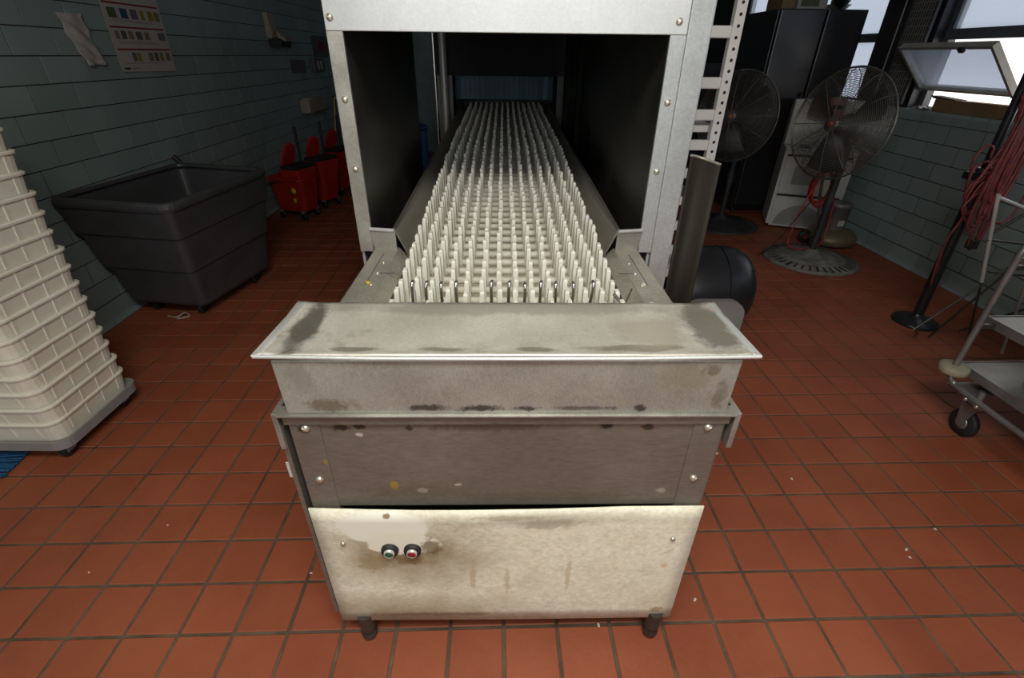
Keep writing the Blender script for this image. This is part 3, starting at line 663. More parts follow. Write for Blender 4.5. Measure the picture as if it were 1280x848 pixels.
# ------------------------------------------------------------------ grey cube truck
gt = thing('utility_truck', 'dark grey moulded plastic cube truck on casters against the left tiled wall', 'cart', (0, 0, 0))
B4 = [(-1.835, 2.74), (-1.70, 3.43), (-2.20, 3.53), (-2.345, 2.83)]
T4 = [(-1.69, 2.50), (-1.575, 3.45), (-2.25, 3.62), (-2.392, 2.64)]
def quad_round(Q, r, off=0, k=5):
    out = []; n = 4; cx = sum(p[0] for p in Q)/4; cy = sum(p[1] for p in Q)/4
    Q = [Vector((p[0]+(cx-p[0])*off, p[1]+(cy-p[1])*off)) for p in Q]
    for i in range(n):
        p = Q[i]; a = (Q[i-1]-p).normalized()*r; b = (Q[(i+1) % n]-p).normalized()*r
        for j in range(k+1):
            t = j/k; out.append(tuple((p+a)*(1-t)**2+p*2*t*(1-t)+(p+b)*t*t))
    return out
def lerpQ(t, off=0): return [(b[0]+(c[0]-b[0])*t+(0), b[1]+(c[1]-b[1])*t) for b, c in zip(B4, T4)]
lv = []
ztr, zbt = .80, .10
for t, off in ((0, .02), (.03, 0), (.375, .022), (.385, -.018), (.70, .004), (.71, -.03), (.96, -.012)):
    lv.append((quad_round(lerpQ(t), .045, off), zbt+(ztr-zbt)*t))
for t, off in ((.95, .035), (.05, .05)): lv.append((quad_round(lerpQ(t), .06, off), zbt+(ztr-zbt)*t))
shell(lv, MB(), close_top=True).build('tub', 'bin_grey', gt)
rl = [(quad_round(T4, .07, .03), .758), (quad_round(T4, .08, -.015), .758), (quad_round(T4, .08, -.028), .775), (quad_round(T4, .08, -.026), .79), (quad_round(T4, .08, -.01), .802), (quad_round(T4, .07, .05), .802), (quad_round(T4, .07, .055), .785)]
shell(rl, MB(), close_bot=False).build('rim', 'bin_grey', gt)
for x, y in ((-1.93, 2.86), (-1.80, 3.34), (-2.2, 3.4), (-2.25, 2.92)):
    c = MB().lathe([(.010, -.015), (.042, -.015), (.046, -.008), (.046, .008), (.042, .015), (.010, .015)], (x, y, .046), axis='x', k=18).build('caster', 'rubber_black', gt)
    MB().box(x-.022, x+.022, y-.02, y+.02, .092, .102).build('caster_plate', 'steel_dark', c)
MB().tube([(-2.215, 3.59, .79), (-2.235, 3.58, .835), (-2.25, 3.575, .85)], .018, 8).build('handle', 'rubber_black', gt)
tag(MB().tube(smooth_path([(-2.13, 2.80, .006), (-2.06, 2.78, .008), (-2.03, 2.82, .02), (-1.99, 2.79, .008), (-2.05, 2.76, .006)]), .006, 6).build('string_scrap', 'beige_plastic'), 'tangle of pale string on the floor under the grey cube truck', 'string')

# ------------------------------------------------------------------ things on the left wall
def wall_flat(name, mt, pts, off=.011, parent=None, th=.002):
    """thin sheet on the left wall; pts are (y, z)"""
    n = len(pts); x = XL+off
    v = [(x, p[0], p[1]) for p in pts]+[(x+th, p[0], p[1]) for p in pts]
    return MB().add(v, [list(range(n))[::-1], list(range(n, 2*n))]+[[i, (i+1) % n, n+(i+1) % n, n+i] for i in range(n)]).build(name, mt, parent)
ps = thing('poster', 'white instruction poster with red bars and small pictures on left tiled wall', 'poster', (0, 0, 0))
wall_flat('sheet', 'poster_paper', [(3.61, 1.362), (4.21, 1.352), (4.225, 1.86), (3.625, 1.86)], parent=ps)
for z in (1.735, 1.605, 1.482): wall_flat('red_bar', 'poster_red', [(3.635, z), (4.20, z+.002), (4.20, z+.012), (3.635, z+.010)], .0132, ps, .0006)
def pics(z0, z1, L):
    for a, b, c in L: wall_flat('picture', c, [(a, z0), (b, z0), (b, z1), (a, z1)], .0132, ps, .0006)
pics(1.66, 1.715, [(3.66, 3.74, 'print_green'), (3.78, 3.85, 'print_blue'), (3.88, 3.95, 'print_grey'), (3.985, 4.02, 'print_yellow'), (4.06, 4.12, 'print_yellow'), (4.135, 4.19, 'print_tan')])
pics(1.545, 1.59, [(3.66, 3.70, 'print_tan'), (3.72, 3.77, 'print_green'), (3.79, 3.84, 'print_tan'), (3.87, 3.93, 'print_green'), (3.96, 4.01, 'print_tan'), (4.11, 4.19, 'print_grey')])
pics(1.42, 1.47, [(3.76, 3.80, 'print_grey'), (3.81, 3.85, 'print_yellow'), (3.93, 3.98, 'print_tan'), (4.0, 4.04, 'print_green'), (4.06, 4.10, 'print_tan'), (4.13, 4.18, 'print_tan')])
for z in (1.65, 1.64, 1.53, 1.52, 1.407): wall_flat('text_line', 'poster_text', [(3.67, z), (4.1, z), (4.1, z+.003), (3.67, z+.003)], .0132, ps, .0006)
wall_flat('text_block', 'print_navy', [(3.64, 1.374), (3.70, 1.374), (3.70, 1.386), (3.64, 1.386)], .0132, ps, .0006)
wall_flat('text_line', 'poster_text', [(3.72, 1.376), (3.80, 1.376), (3.80, 1.382), (3.72, 1.382)], .0132, ps, .0006)
for a, b in ((3.74, 3.83), (3.84, 3.95), (3.965, 4.02)): wall_flat('heading', 'poster_red', [(a, 1.775), (b, 1.775), (b, 1.80), (a, 1.80)], .0132, ps, .0006)
def pap(a, b):
    tl, tr, br_, bl = Vector((3.237, 1.658)), Vector((3.427, 1.663)), Vector((3.468, 1.404)), Vector((3.313, 1.402))
    p = (bl*(1-a)+br_*a)*(1-b)+(tl*(1-a)+tr*a)*b
    if .2 < b < .35 and a > .6: p.x -= .012
    return (XL+.016+.008*math.sin(a*7+b*3)*math.cos(b*5)+.012*(1-b)**4+.006*math.sin(b*17+a*9), p.x, p.y)
pp = MB().grid(pap, 14, 16).build('paper_sheet', 'paper_white', solid=.001); tag(pp, 'crumpled white paper sheet taped to left wall beside the poster', 'paper')
dp = thing('wall_dispenser', 'beige and black dispenser bracket high on the left tiled wall', 'dispenser', (XL+.009, 6.05, 1.55))
MB().prism([(0, .06), (.05, .06), (.07, .12), (.045, .20), (.05, .29), (0, .29)], .0, .16, 'y').build('back_plate', 'beige_plastic', dp, bev=.008)
MB().prism([(0, -.02), (.12, -.02), (.14, .03), (.06, .07), (0, .07)], .02, .30, 'y').build('cup', 'rubber_black', dp, bev=.01)
MB().prism([(.06, .072), (.138, .033), (.15, .05), (.07, .13)], .12, .32, 'y').build('lever', 'beige_plastic', dp, bev=.005)
tag(wall_flat('notice', 'print_grey', [(6.55, 1.27), (7.05, 1.262), (7.05, 1.40), (6.56, 1.41)]), 'small grey notice beside the picture sign on left wall', 'notice')
t = thing('picture_sign', 'faded picture sign with red print high on the far left wall', 'sign', (0, 0, 0))
wall_flat('sheet', 'print_grey', [(7.45, 1.43), (8.15, 1.43), (8.15, 1.68), (7.45, 1.68)], parent=t); wall_flat('red_print', 'poster_red', [(7.65, 1.50), (7.95, 1.50), (7.9, 1.60), (7.75, 1.62)], .0132, t, .001)
t = thing('outlet_box', 'grey switch box with cover on left wall under the picture sign', 'switch box', (XL+.009, 7.25, 1.26))
MB().box(0, .06, 0, .42, 0, .16).build('cover', 'print_grey', t, bev=.01); [MB().box(.06, .07, y0_, y0_+.04, .03, .13).build('switch', 'poster_paper', t) for y0_ in (.12, .24)]
t = thing('towel_box', 'beige paper towel box on left wall above the red buckets', 'box', (XL+.009, 6.6, .83))
MB().box(0, .12, 0, .62, 0, .15).build('box_body', 'beige_plastic', t, bev=.01); MB().box(.02, .125, .05, .30, .15, .165).build('towel', 'paper_white', t, bev=.004)

# ------------------------------------------------------------------ mop buckets
def mop_bucket(label, loc, rz, wr):
    t = thing('mop_bucket', label, 'bucket', loc, rz, 'red mop buckets by the left wall')
    def L(a, b, r, dx=0): return rrect(-a+dx, a+dx, -b, b, r)
    shell([(L(.16, .115, .04), .09), (L(.165, .12, .05), .11), (L(.205, .150, .06), .40), (L(.222, .168, .06), .40), (L(.222, .168, .06), .415), (L(.19, .140, .05), .415), (L(.155, .11, .04), .12)], MB(), close_top=True).build('tub', 'red_plastic', t)
    MB().hexa([(.02, -.118, .12), (.162, -.118, .12), (.162, -.126, .12), (.02, -.126, .12)], [(.02, -.150, .39), (.20, -.150, .39), (.20, -.160, .39), (.02, -.160, .39)]).build('side_panel', 'red_plastic', t, bev=.003)
    MB().lathe([(.03, 0), (.035, -.004), (.0, -.004)], (.10, -.149, .30), k=14, axis='y').build('emblem', 'yellow_mark', t)
    MB().box(.085, .115, -.148, -.143, .19, .23).build('emblem', 'yellow_mark', t)
    if wr:
        MB().hexa([(-.02, -.12, .36), (.19, -.12, .36), (.19, .12, .36), (-.02, .12, .36)], [(-.03, -.14, .50), (.20, -.14, .50), (.20, .14, .50), (-.03, .14, .50)]).build('wringer', 'red_plastic', t, bev=.01)
        pd = [(-.08, 0), (.08, 0), (.078, .18), (.06, .26), (.0, .29), (-.06, .26), (-.078, .18)]
        MB().prism(pd, 0, .028, 'y').xf(Matrix.Translation((-.04, 0, .45)) @ Matrix.Rotation(.35, 4, 'Y') @ Matrix.Rotation(PI/2, 4, 'Z')).build('wringer_paddle', 'red_plastic', t, bev=.006)
        MB().box(.0, .19, -.145, .145, .50, .53).build('wringer_bar', 'rubber_black', t, bev=.005)
        MB().cyl((.05, .10, .50), (.05, .10, .86), .014).build('wringer_handle', 'rubber_black', t)
    MB().tube(smooth_path([(-.02, -.165, .40), (-.15, -.17, .36), (-.24, 0, .33), (-.15, .17, .36), (-.02, .165, .40)]), .006, 6).build('bail_handle', 'steel_dark', t)
    for sx in (-1, 1):
        for sy in (-1, 1):
            c = MB().lathe([(.01, -.012), (.034, -.012), (.038, 0), (.034, .012), (.01, .012)], (sx*.13, sy*.10, .038), axis='y', k=16).build('caster', 'rubber_black', t)
            MB().box(sx*.13-.015, sx*.13+.015, sy*.10-.02, sy*.10+.02, .072, .094).build('caster_mount', 'steel_dull', c)
    return t
mop_bucket('red mop bucket with yellow emblem, first in the row after the grey truck', (-2.05, 5.04, 0), -.35, True)
mop_bucket('red mop bucket with raised wringer, middle of the row by the left wall', (-1.96, 5.50, 0), -.5, True)
mop_bucket('red mop bucket with wringer farthest along the left wall from the grey truck', (-1.93, 6.05, 0), -.45, True)
ws = thing('caution_sign', 'yellow folding floor sign standing by the far left wall', 'floor sign', (-2.22, 7.5, 0), .2)
for s in (-1, 1):
    MB().hexa([(s*.14-.008, -.14, 0), (s*.14+.008, -.14, 0), (s*.14+.008, .14, 0), (s*.14-.008, .14, 0)], [(s*.015-.008, -.09, .95), (s*.015+.008, -.09, .95), (s*.015+.008, .09, .95), (s*.015-.008, .09, .95)]).build('sign_board', 'yellow_plastic', ws)
MB().cyl((0, -.09, .95), (0, .09, .95), .015).build('hinge', 'yellow_plastic', ws)
bl = thing('blue_barrel', 'tall blue plastic barrel seen through the gap in the machine', 'barrel', (-1.0, 6.2, 0))
MB().lathe([(.15, 0), (.17, .02), (.175, .3), (.182, .31), (.175, .33), (.18, .72), (.17, .75), (.16, .76), (.15, .70), (.14, .05)], k=24).build('drum', 'blue_plastic', bl)
MB().lathe([(.178, .705), (.192, .71), (.192, .745), (.178, .75)], k=24).build('rim_ring', 'blue_plastic', bl)
oc = thing('orange_cone', 'orange traffic cone standing beside the blue barrel', 'cone', (-.66, 5.9, 0))
MB().box(-.14, .14, -.14, .14, 0, .03).build('base', 'orange_plastic', oc, bev=.01)
MB().lathe([(.11, .03), (.03, .45), (.02, .47)], k=20).build('cone_body', 'orange_plastic', oc)

# ------------------------------------------------------------------ right side
# white slotted rack
rk = thing('shelf_rack', 'white slotted shelving end frame standing just behind the hood', 'rack', (.985, 2.30, 0))
for k, (x, y) in enumerate(((0, 0), (-.30, .03))):
    MB().prism([(x-.022, y-.018), (x+.022, y-.018), (x+.022, y+.018), (x-.022, y+.018)], 0, 2.0, 'z').build('upright', 'rack_white', rk, bev=.004)
hole = MB().lathe([(.0065, 0), (.0065, -.0012), (.005, -.0014)], axis='y', k=10).mesh('slot_hole', 'black_void')
for k in range(40): inst('slot_hole', hole, rk, (0, -.0185, .35+k*.040))
for k in range(11):
    z = (.26, .385, .51, .635, .76, .885, 1.01, 1.135, 1.26, 1.385, 1.57)[k]
    MB().box(-.28, -.02, -.012, .02, z-.022, z+.022).build('rung', 'rack_white', rk, bev=.005)
for z in (.5, 1.2, 1.9): MB().box(-.30, .02, .03, .75, z-.015, z+.015).build('shelf', 'rack_white', rk, bev=.004)
for x in (-.30, 0): MB().box(x-.022, x+.022, .74, .776, 0, 2.0).build('upright', 'rack_white', rk, bev=.004)

# pedestal fans
def make_fan(label, base, hubz, face, wire, hubmat, basemat, R=.375, tilt=0., rb_=1.25):
    t = thing('pedestal_fan', label, 'fan', base, 0, 'pedestal fans')
    MB().lathe([(q*rb_, z_) for q, z_ in [(.29, 0), (.295, .008), (.28, .022), (.20, .036), (.19, .046), (.12, .055), (.06, .062)]]+[(.045, .09), (.035, .10)], k=40).build('base', basemat, t)
    sl = MB()
    for k in range(36):
        a = 2*PI*k/36; ca, sa = math.cos(a), math.sin(a)
        q = [(.215*rb_, -.006), (.272*rb_, -.009), (.272*rb_, .009), (.215*rb_, .006)]
        b = [(x*ca-y*sa, x*sa+y*ca) for x, y in q]
        sl.hexa([(b[0][0], b[0][1], .030), (b[1][0], b[1][1], .018), (b[2][0], b[2][1], .018), (b[3][0], b[3][1], .030)], [(b[0][0], b[0][1], .0385), (b[1][0], b[1][1], .0265), (b[2][0], b[2][1], .0265), (b[3][0], b[3][1], .0385)])
    stuff(sl.build('base_ribs', 'fan_dark', t))
    MB().cyl((0, 0, .09), (0, 0, hubz-.08), .026).build('pole', 'fan_dark', t)
    MB().cyl((0, 0, .42), (0, 0, .50), .034).build('collar', 'fan_dark', t)
    fx, fy = math.cos(face), math.sin(face)
    F = Matrix.Translation((fx*.17, fy*.17, hubz)) @ Matrix.Rotation(face, 4, 'Z') @ Matrix.Rotation(-tilt, 4, 'Y')   # local +x = blowing direction
    MB().lathe([(.03, -.26), (.075, -.25), (.085, -.20), (.085, -.08), (.06, -.06)], axis='x', k=20).xf(F).build('motor', 'fan_dark', t)
    MB().box(-.22, -.12, -.03, .03, -.12, -.05).xf(F).build('yoke', 'fan_dark', t, bev=.006)
    def dome(r, s): return s*(.095*math.sqrt(max(0, 1-(r/R)**2))**.8)
    for s, nm in ((1, 'front_guard'), (-1, 'rear_guard')):
        g = MB()
        for k in range(30):
            r = .055+(R-.055)*k/29
            g.tube([(dome(r, s), r*math.cos(2*PI*j/44), r*math.sin(2*PI*j/44)) for j in range(44)], .0019, 4, closed=True, smooth=False)
        stuff(g.xf(F).build(nm, wire, t))
        g = MB()
        for k in range(12):
            a = 2*PI*k/12+.1
            g.tube([(dome(r, s)+s*.002, r*math.cos(a), r*math.sin(a)) for r in [.03+(R-.03)*q/9 for q in range(10)]], .0028, 5)
        g.xf(F).build('guard_ribs', wire, t)
    MB().tube([(0, R*math.cos(2*PI*j/56), R*math.sin(2*PI*j/56)) for j in range(56)], .007, 6, closed=True).xf(F).build('guard_rim', wire, t)
    MB().lathe([(.055, .086), (.055, .094), (.03, .100), (.01, .101)], axis='x', k=24).xf(F).build('guard_badge', wire, t)
    MB().lathe([(.045, -.03), (.045, .03), (.02, .045)], axis='x', k=20).xf(F).build('hub', 'fan_dark', t)
    MB().lathe([(.024, .101), (.022, .112), (.01, .116)], axis='x', k=16).xf(F).build('hub_cap', hubmat, t)
    for k in range(3):
        a0 = 2*PI*k/3+.6
        def bl_(a, b):
            r = .04+.285*b; ang = a0+(a-.5)*(1.05-.25*b)
            return ((a-.5)*-.09, r*math.cos(ang), r*math.sin(ang))
        MB().grid(bl_, 8, 8).xf(F).build('blade', 'fan_blade', t, solid=.003)
    return t
make_fan('dusty pedestal fan with pale ribbed base beside the right tiled wall', (2.67, 3.78, 0), 1.065, math.radians(-160), 'fan_wire', 'hub_red', 'fan_dust', tilt=.12)
make_fan('black pedestal fan with orange hub cap behind the white shelving frame', (2.30, 4.78, 0), 1.02, math.radians(-142), 'fan_wire', 'hub_orange', 'fan_dark', tilt=.1)

# white stove
st = thing('stove', 'old white enamel stove with oven window in front of black refrigerator', 'stove', (2.735, 4.70, 0), -.38)
MB().box(0, .60, .02, .42, .03, .735).build('body', 'white_enamel', st, bev=.006)
MB().box(.0, .60, .0, .42, .735, .755).build('cooktop', 'white_enamel', st, bev=.005)
MB().box(.0, .60, .24, .41, .755, 1.15).build('backguard', 'white_enamel', st, bev=.01)
dr = MB().box(.03, .57, .004, .02, .34, .68).build('oven_door', 'white_enamel', st, bev=.004)
MB().box(.12, .34, .001, .005, .43, .60).build('oven_window', 'enamel_grey', dr)
for z0_, z1_ in ((.685, .70), (.318, .332)): MB().box(.03, .57, .006, .03, z0_, z1_).build('gap_strip', 'black_void', st)
MB().box(.03, .57, .008, .021, .02, .31).build('kick_panel', 'white_enamel', st, bev=.003)
MB().prism([(.06+.22*(1-math.cos(PI*k/12)), .04+.20*math.sin(PI*k/12)) for k in range(13)], .004, .009, 'y').build('kick_arch', 'enamel_grey', st)
for k in range(4): MB().lathe([(.045, 0), (.045, .012), (.04, .014)], (.17+.26*(k % 2), .07+.10*(k//2), .755), k=20).build('burner', 'rubber_black', st)
for x in (.03, .57):
    for yy in (.05, .38): MB().cyl((x, yy, 0), (x, yy, .04), .015).build('foot', 'rubber_black', st)
# black refrigerator
fr = thing('refrigerator', 'tall black two-door refrigerator behind the white stove', 'refrigerator', (2.575, 5.125, 0))
MB().box(0, .80, .05, .75, .05, 1.865).build('cabinet', 'fridge_black', fr, bev=.008)
for x0, x1 in ((0, .415), (.432, .80)):
    d = MB().box(x0, x1, -.01, .045, .10, 1.865).build('door', 'fridge_black', fr, bev=.01)
    hx = .38 if x0 == 0 else .465
    MB().tube(smooth_path([(hx, -.01, .75), (hx, -.05, .78), (hx, -.05, 1.15), (hx, -.01, 1.18)]), .010, 8).build('handle', 'plastic_black', d)
for x in (.05, .68): 
    for yy in (.1, .62): MB().cyl((x, yy, 0), (x, yy, .06), .02).build('foot', 'rubber_black', fr)
t = thing('carton', 'printed pale carton lying on top of the black refrigerator', 'box', (2.80, 5.30, 1.866))
MB().box(0, .28, 0, .25, 0, .16).build('box_body', 'paper_white', t, bev=.004); MB().box(.03, .2, -.002, .002, .03, .11).build('printed_panel', 'print_green', t)
t = tag(MB().box(2.655, 2.775, 5.30, 5.6, 1.866, 2.0).build('cardboard_box', 'cardboard', bev=.004), 'brown cardboard box beside the pale carton on the refrigerator', 'box')
bgm = MB().grid(lambda a, b: (3.18+.08*math.sin(PI*b)*math.cos(2*PI*a)*(1+.15*math.sin(6*PI*a)), 5.24+.07*math.sin(PI*b)*math.sin(2*PI*a), 1.868+.20*b+.012*math.sin(8*PI*a)*math.sin(PI*b)), 22, 8)
tag(bgm.build('black_bag', 'plastic_black'), 'crumpled black plastic bag on top of the refrigerator', 'bag')
t = tag(MB().lathe([(.05, 0), (.07, .004), (.12, .05), (.125, .055), (.115, .055), (.06, .012)], (3.26, 5.45, 1.866), k=28).build('grey_dish', 'enamel_grey'), 'shallow grey round dish on top of the refrigerator beside black bag', 'dish')
# dark storage cabinet in the dim corner
t = thing('storage_cabinet', 'dark navy steel storage cabinet standing behind the black fan', 'cabinet', (1.95, 6.1, 0))
mat('navy_steel', (.012, .014, .022), .45)
MB().box(0, .66, .02, .5, .04, 1.42).build('body', 'navy_steel', t, bev=.005)
for x0 in (.005, .335):
    d = MB().box(x0, x0+.32, 0, .02, .06, 1.40).build('door', 'navy_steel', t, bev=.004)
    MB().cyl((x0+(.28 if x0 < .1 else .04), -.012, .72), (x0+(.28 if x0 < .1 else .04), -.012, .84), .008).build('handle', 'chrome', d)
for x in (.04, .62): MB().box(x-.02, x+.02, .05, .45, 0, .045).build('foot', 'navy_steel', t)

# floor polisher with coiled red cord
fp = thing('floor_polisher', 'floor polishing machine with grey motor parked against right wall behind dusty fan', 'floor polisher', (3.10, 4.22, 0))
MB().lathe([(.20, .02), (.215, .04), (.215, .075), (.18, .12), (.10, .14)], k=32).build('brush_cover', 'polisher_body', fp)
MB().lathe([(.17, 0), (.19, .005), (.19, .025)], k=32).build('brush', 'rubber_black', fp)
MB().lathe([(.085, .135), (.085, .33), (.095, .335), (.097, .36), (.08, .375)], k=28).build('motor', 'polisher_motor', fp)
MB().box(-.03, .03, -.087, -.084, .18, .23).build('motor_plate', 'poster_paper', fp)
for y in (-.10, .06):
    c = MB().lathe([(.02, -.018), (.055, -.02), (.06, 0), (.055, .02), (.02, .018)], (-.24, y-.06, .06), axis='y', k=20).build('wheel', 'rubber_black', fp)
    MB().lathe([(.022, -.024), (.022, .024), (.01, .026)], (-.24, y-.06, .06), axis='y', k=14).build('wheel_hub', 'hub_red', c)
MB().tube([(-.16, -.08, .08), (-.28, -.10, .40), (-.42, -.12, 1.12)], .013, 8).build('handle_tube', 'chrome', fp)
MB().box(-.49, -.35, -.16, -.08, 1.02, 1.22).build('switch_head', 'hub_red', fp, bev=.02)
MB().cyl((-.46, -.28, 1.16), (-.44, .04, 1.16), .014).build('grip', 'rubber_black', fp)
cr = thing('red_cord', 'bright red power cord coiled on the polisher handle', 'cord', (2.72, 4.06, 0))
for k in range(6):
    ph = k*.5
    MB().tube([( (.085+.006*math.sin(ph))*math.cos(a)+.03, -.02+.012*k-.03, .53+(.135+.012*math.cos(ph*2))*math.sin(a)+.06*math.sin(ph)*.3) for a in [2*PI*j/28 for j in range(28)]], .0065, 6, closed=True).build('coil', 'cord_red', cr)
MB().tube(smooth_path([(-.02, -.03, .60), (-.10, -.06, .44), (-.16, -.10, .24), (-.20, -.15, .12), (-.16, -.17, .065), (-.04, -.19, .065), (.06, -.16, .07), (.14, -.1, .14), (.16, -.05, .38), (.12, -.03, .58)], 8), .0065, 6).build('loose_loop', 'cord_red', cr)
MB().tube(smooth_path([(.0, -.02, .62), (-.08, -.06, .9), (-.06, -.05, 1.05), (.0, -.04, 1.1)], 6), .0065, 6).build('cord_lead', 'cord_red', cr)
MB().tube(smooth_path([(-.03, -.04, .45), (-.16, -.10, .30), (-.32, -.16, .10), (-.45, -.2, .02)], 6), .005, 6).build('plug_lead', 'rubber_black', cr)

# black post with cords
bp_ = thing('stand_post', 'black pole stand on round weighted base near the right wall', 'stand', (2.735, 2.67, 0))
MB().lathe([(.125, 0), (.13, .006), (.125, .018), (.06, .032), (.035, .05), (.028, .07)], k=36).build('base', 'plastic_black', bp_)
MB().tube([(0, 0, .04), (-.03, 0, .95)], .030, 14).build('lower_tube', 'plastic_black', bp_)
MB().tube([(-.03, 0, .93), (-.075, 0, 2.0)], .021, 14).build('upper_tube', 'plastic_black', bp_)
MB().cyl((-.029, 0, .90), (-.031, 0, .97), .038).build('clamp_collar', 'steel_dark', bp_)
MB().box(-.13, -.02, -.02, .02, .91, .95).build('clamp_lever', 'plastic_black', bp_, bev=.006)
cb = thing('cord_bundle', 'dull red extension cords looped around the black pole stand', 'cord', (2.665, 2.63, 0))
rnd = random.Random(3)
for k in range(9):
    x0 = rnd.uniform(-.05, .09); zt = rnd.uniform(1.25, 1.75); zl = rnd.uniform(.52, .85); w_ = rnd.uniform(.03, .09)
    jj = lambda: rnd.uniform(-.03, .03)
    pts = [(x0*.3-.05, -.04, zt), (x0*.45-.02+jj(), -.05, zt*.75+zl*.25), (x0*.6, -.055-rnd.uniform(0, .03), (zt+zl)/2+.1), (x0+.01*rnd.uniform(-1, 1), -.07, zl+.1), (x0+w_*.5, -.07, zl), (x0+w_, -.06, zl+.12), (x0*.6+w_*1.1+jj(), -.05, (zt+zl)/2+.15), (x0*.5+w_*.8+jj(), -.05, zt*.8+zl*.2), (.03+w_*.6, -.035, zt+.1)]
    MB().tube(smooth_path(pts, 7), .0078, 6).build('cord_loop', 'cord_dull', cb)
for k in range(2):
    pts = [(.0+.05*k, -.05, 1.15), (-.055, -.05, .95), (-.07, -.045, .82), (-.035, -.04, .72), (-.06, -.04, .6), (-.052, -.04, .45+.05*k), (-.02, -.035, .3+.08*k)]
    MB().tube(smooth_path(pts, 7), .0058, 6).build('cord_tail', 'cord_dull', cb)
for k in range(4):
    zc = .80+.06*k; lx = -.055-.012*k
    MB().tube(smooth_path([(lx+.045+.05*math.cos(a_)+.012*math.sin(3*a_+k), -.045+.01*k, zc+.11*math.sin(a_)+.02*math.sin(2*a_+k)) for a_ in [2*PI*j/9 for j in range(9)]], 5, True), .0065, 6, closed=True).build('cord_wrap', 'cord_dull', cb)
MB().box(.045, .095, -.09, -.05, .545, .60).build('plug', 'rubber_black', cb, bev=.006)
MB().tube(smooth_path([(.06, -.05, 1.5), (.10, -.06, 1.2), (.10, -.07, .98), (.085, -.07, .80), (.13, -.06, .70), (.22, -.06, .72), (.25, -.05, .90), (.28, -.05, 1.3)], 7), .006, 6).build('cord_loop', 'cord_dull', cb)

# folded wire rack behind the cart
wk = thing('wire_rack', 'folded thin metal rod rack leaning between cart and right wall', 'rack', (2.6, 2.3, 0))
def rod(n, a, b, r, mt): MB().cyl(a, b, r, k=8).build(n, mt, wk)
rod('silver_upright', (-.141, 0, .917), (.02, 0, .45), .009, 'pale_rod'); rod('silver_upright', (.02, 0, .45), (.14, -.01, .02), .006, 'steel_dark')
rod('silver_bar', (-.141, 0, .905), (.18, -.01, .80), .008, 'pale_rod'); rod('silver_upright', (.18, -.01, .80), (.36, -.02, .0), .008, 'pale_rod')
rod('dark_rod', (.06, .16, .008), (.19, .0, .60), .006, 'steel_dark'); rod('dark_rod', (-.07, .0, .72), (.22, -.02, .98), .008, 'steel_dark')
rod('dark_rod', (-.07, 0, .686), (.16, 0, .66), .006, 'steel_dark'); rod('dark_rod', (.05, .02, .50), (.3, 0, .48), .006, 'steel_dark')
rod('dark_rod', (.317, .232, .01), (.40, .0, .30), .006, 'steel_dark'); rod('dark_rod', (-.22, 0, .16), (.18, 0, .59), .006, 'steel_dark'); rod('dark_rod', (-.22, 0, .16), (.02, .2, .008), .006, 'steel_dark')

# stainless cart
ct = thing('utility_cart', 'stainless utility cart with tubular frame and round corner bumper', 'cart', (2.03, 1.70, 0))
MB().tube(smooth_path([(.0, .0, .30), (-.002, -.005, .265), (.0, -.03, .245), (.0, -.10, .235), (.0, -.55, .235), (.02, -.66, .235), (.10, -.70, .235)], 5)+[Vector((.75, -.70, .235))], .0125, 10).build('base_tube', 'cart_steel', ct)
MB().tube([(.0, .0, .30), (.0, .0, .82)]+smooth_path([(.0, .0, .84), (.012, .0, .872), (.045, .0, .885)], 4)+[Vector((.75, .0, .885))], .0125, 10).build('corner_post', 'cart_steel', ct)
MB().tube([(.0, -.64, .235), (.0, -.64, .84)]+smooth_path([(.0, -.64, .84), (.012, -.64, .872), (.045, -.64, .885)], 4)+[Vector((.75, -.64, .885))], .0125, 10).build('corner_post', 'cart_steel', ct)
for x, yy in ((.75, 0), (.75, -.64)): MB().tube([(x, yy, .235), (x, yy, .885)], .0125, 10).build('corner_post', 'cart_steel', ct)
MB().lathe([(.02, -.018), (.050, -.018), (.056, -.012), (.056, .012), (.050, .018), (.02, .018)], (0, 0, .30), k=28).build('bumper', 'bumper', ct)
for z in (.30, .535, .80):
    s_ = MB().box(.075, .74, -.63, .045, z-.006, z).build('shelf', 'cart_steel', ct)
    MB().box(.070, .075, -.635, .05, z-.035, z+.004).box(.075, .74, .045, .05, z-.035, z+.004).box(.075, .74, -.635, -.63, z-.035, z+.004).build('shelf_lip', 'cart_steel', s_)
    MB().box(.01, .072, -.008, .008, z-.03, z-.01).build('shelf_bracket', 'steel_dark', s_)
MB().box(.02, .74, -.08, .01, .205, .215).build('cross_plate', 'cart_steel', ct)
for x, yy in ((.07, -.09), (.07, -.60), (.70, -.03), (.70, -.60)):
    c = MB().lathe([(.012, -.016), (.056, -.016), (.064, -.010), (.064, .010), (.056, .016), (.012, .016)], (x+.02, yy, .064), axis='x', k=26).build('caster', 'rubber_black', ct)
    MB().lathe([(.02, -.019), (.03, -.018), (.03, .018), (.02, .019)], (x+.02, yy, .064), axis='x', k=16).build('caster_hub', 'cart_steel', c)
    MB().hexa([(x-.006, yy-.012, .05), (x-.002, yy-.012, .05), (x-.002, yy+.012, .05), (x-.006, yy+.012, .05)], [(x-.006, yy-.04, .17), (x-.002, yy-.04, .17), (x-.002, yy+.04, .17), (x-.006, yy+.04, .17)]).box(x-.006, x+.046, yy-.04, yy+.04, .165, .172).cyl((x+.02, yy, .17), (x+.02, yy, .235), .014).build('fork', 'cart_steel', c)
    for dy in (-.028, .028): MB().lathe([(.010, .172), (.010, .182), (.006, .186)], (x-.008, yy+dy, 0), k=10).build('fork_bolt', 'screw_metal', c)
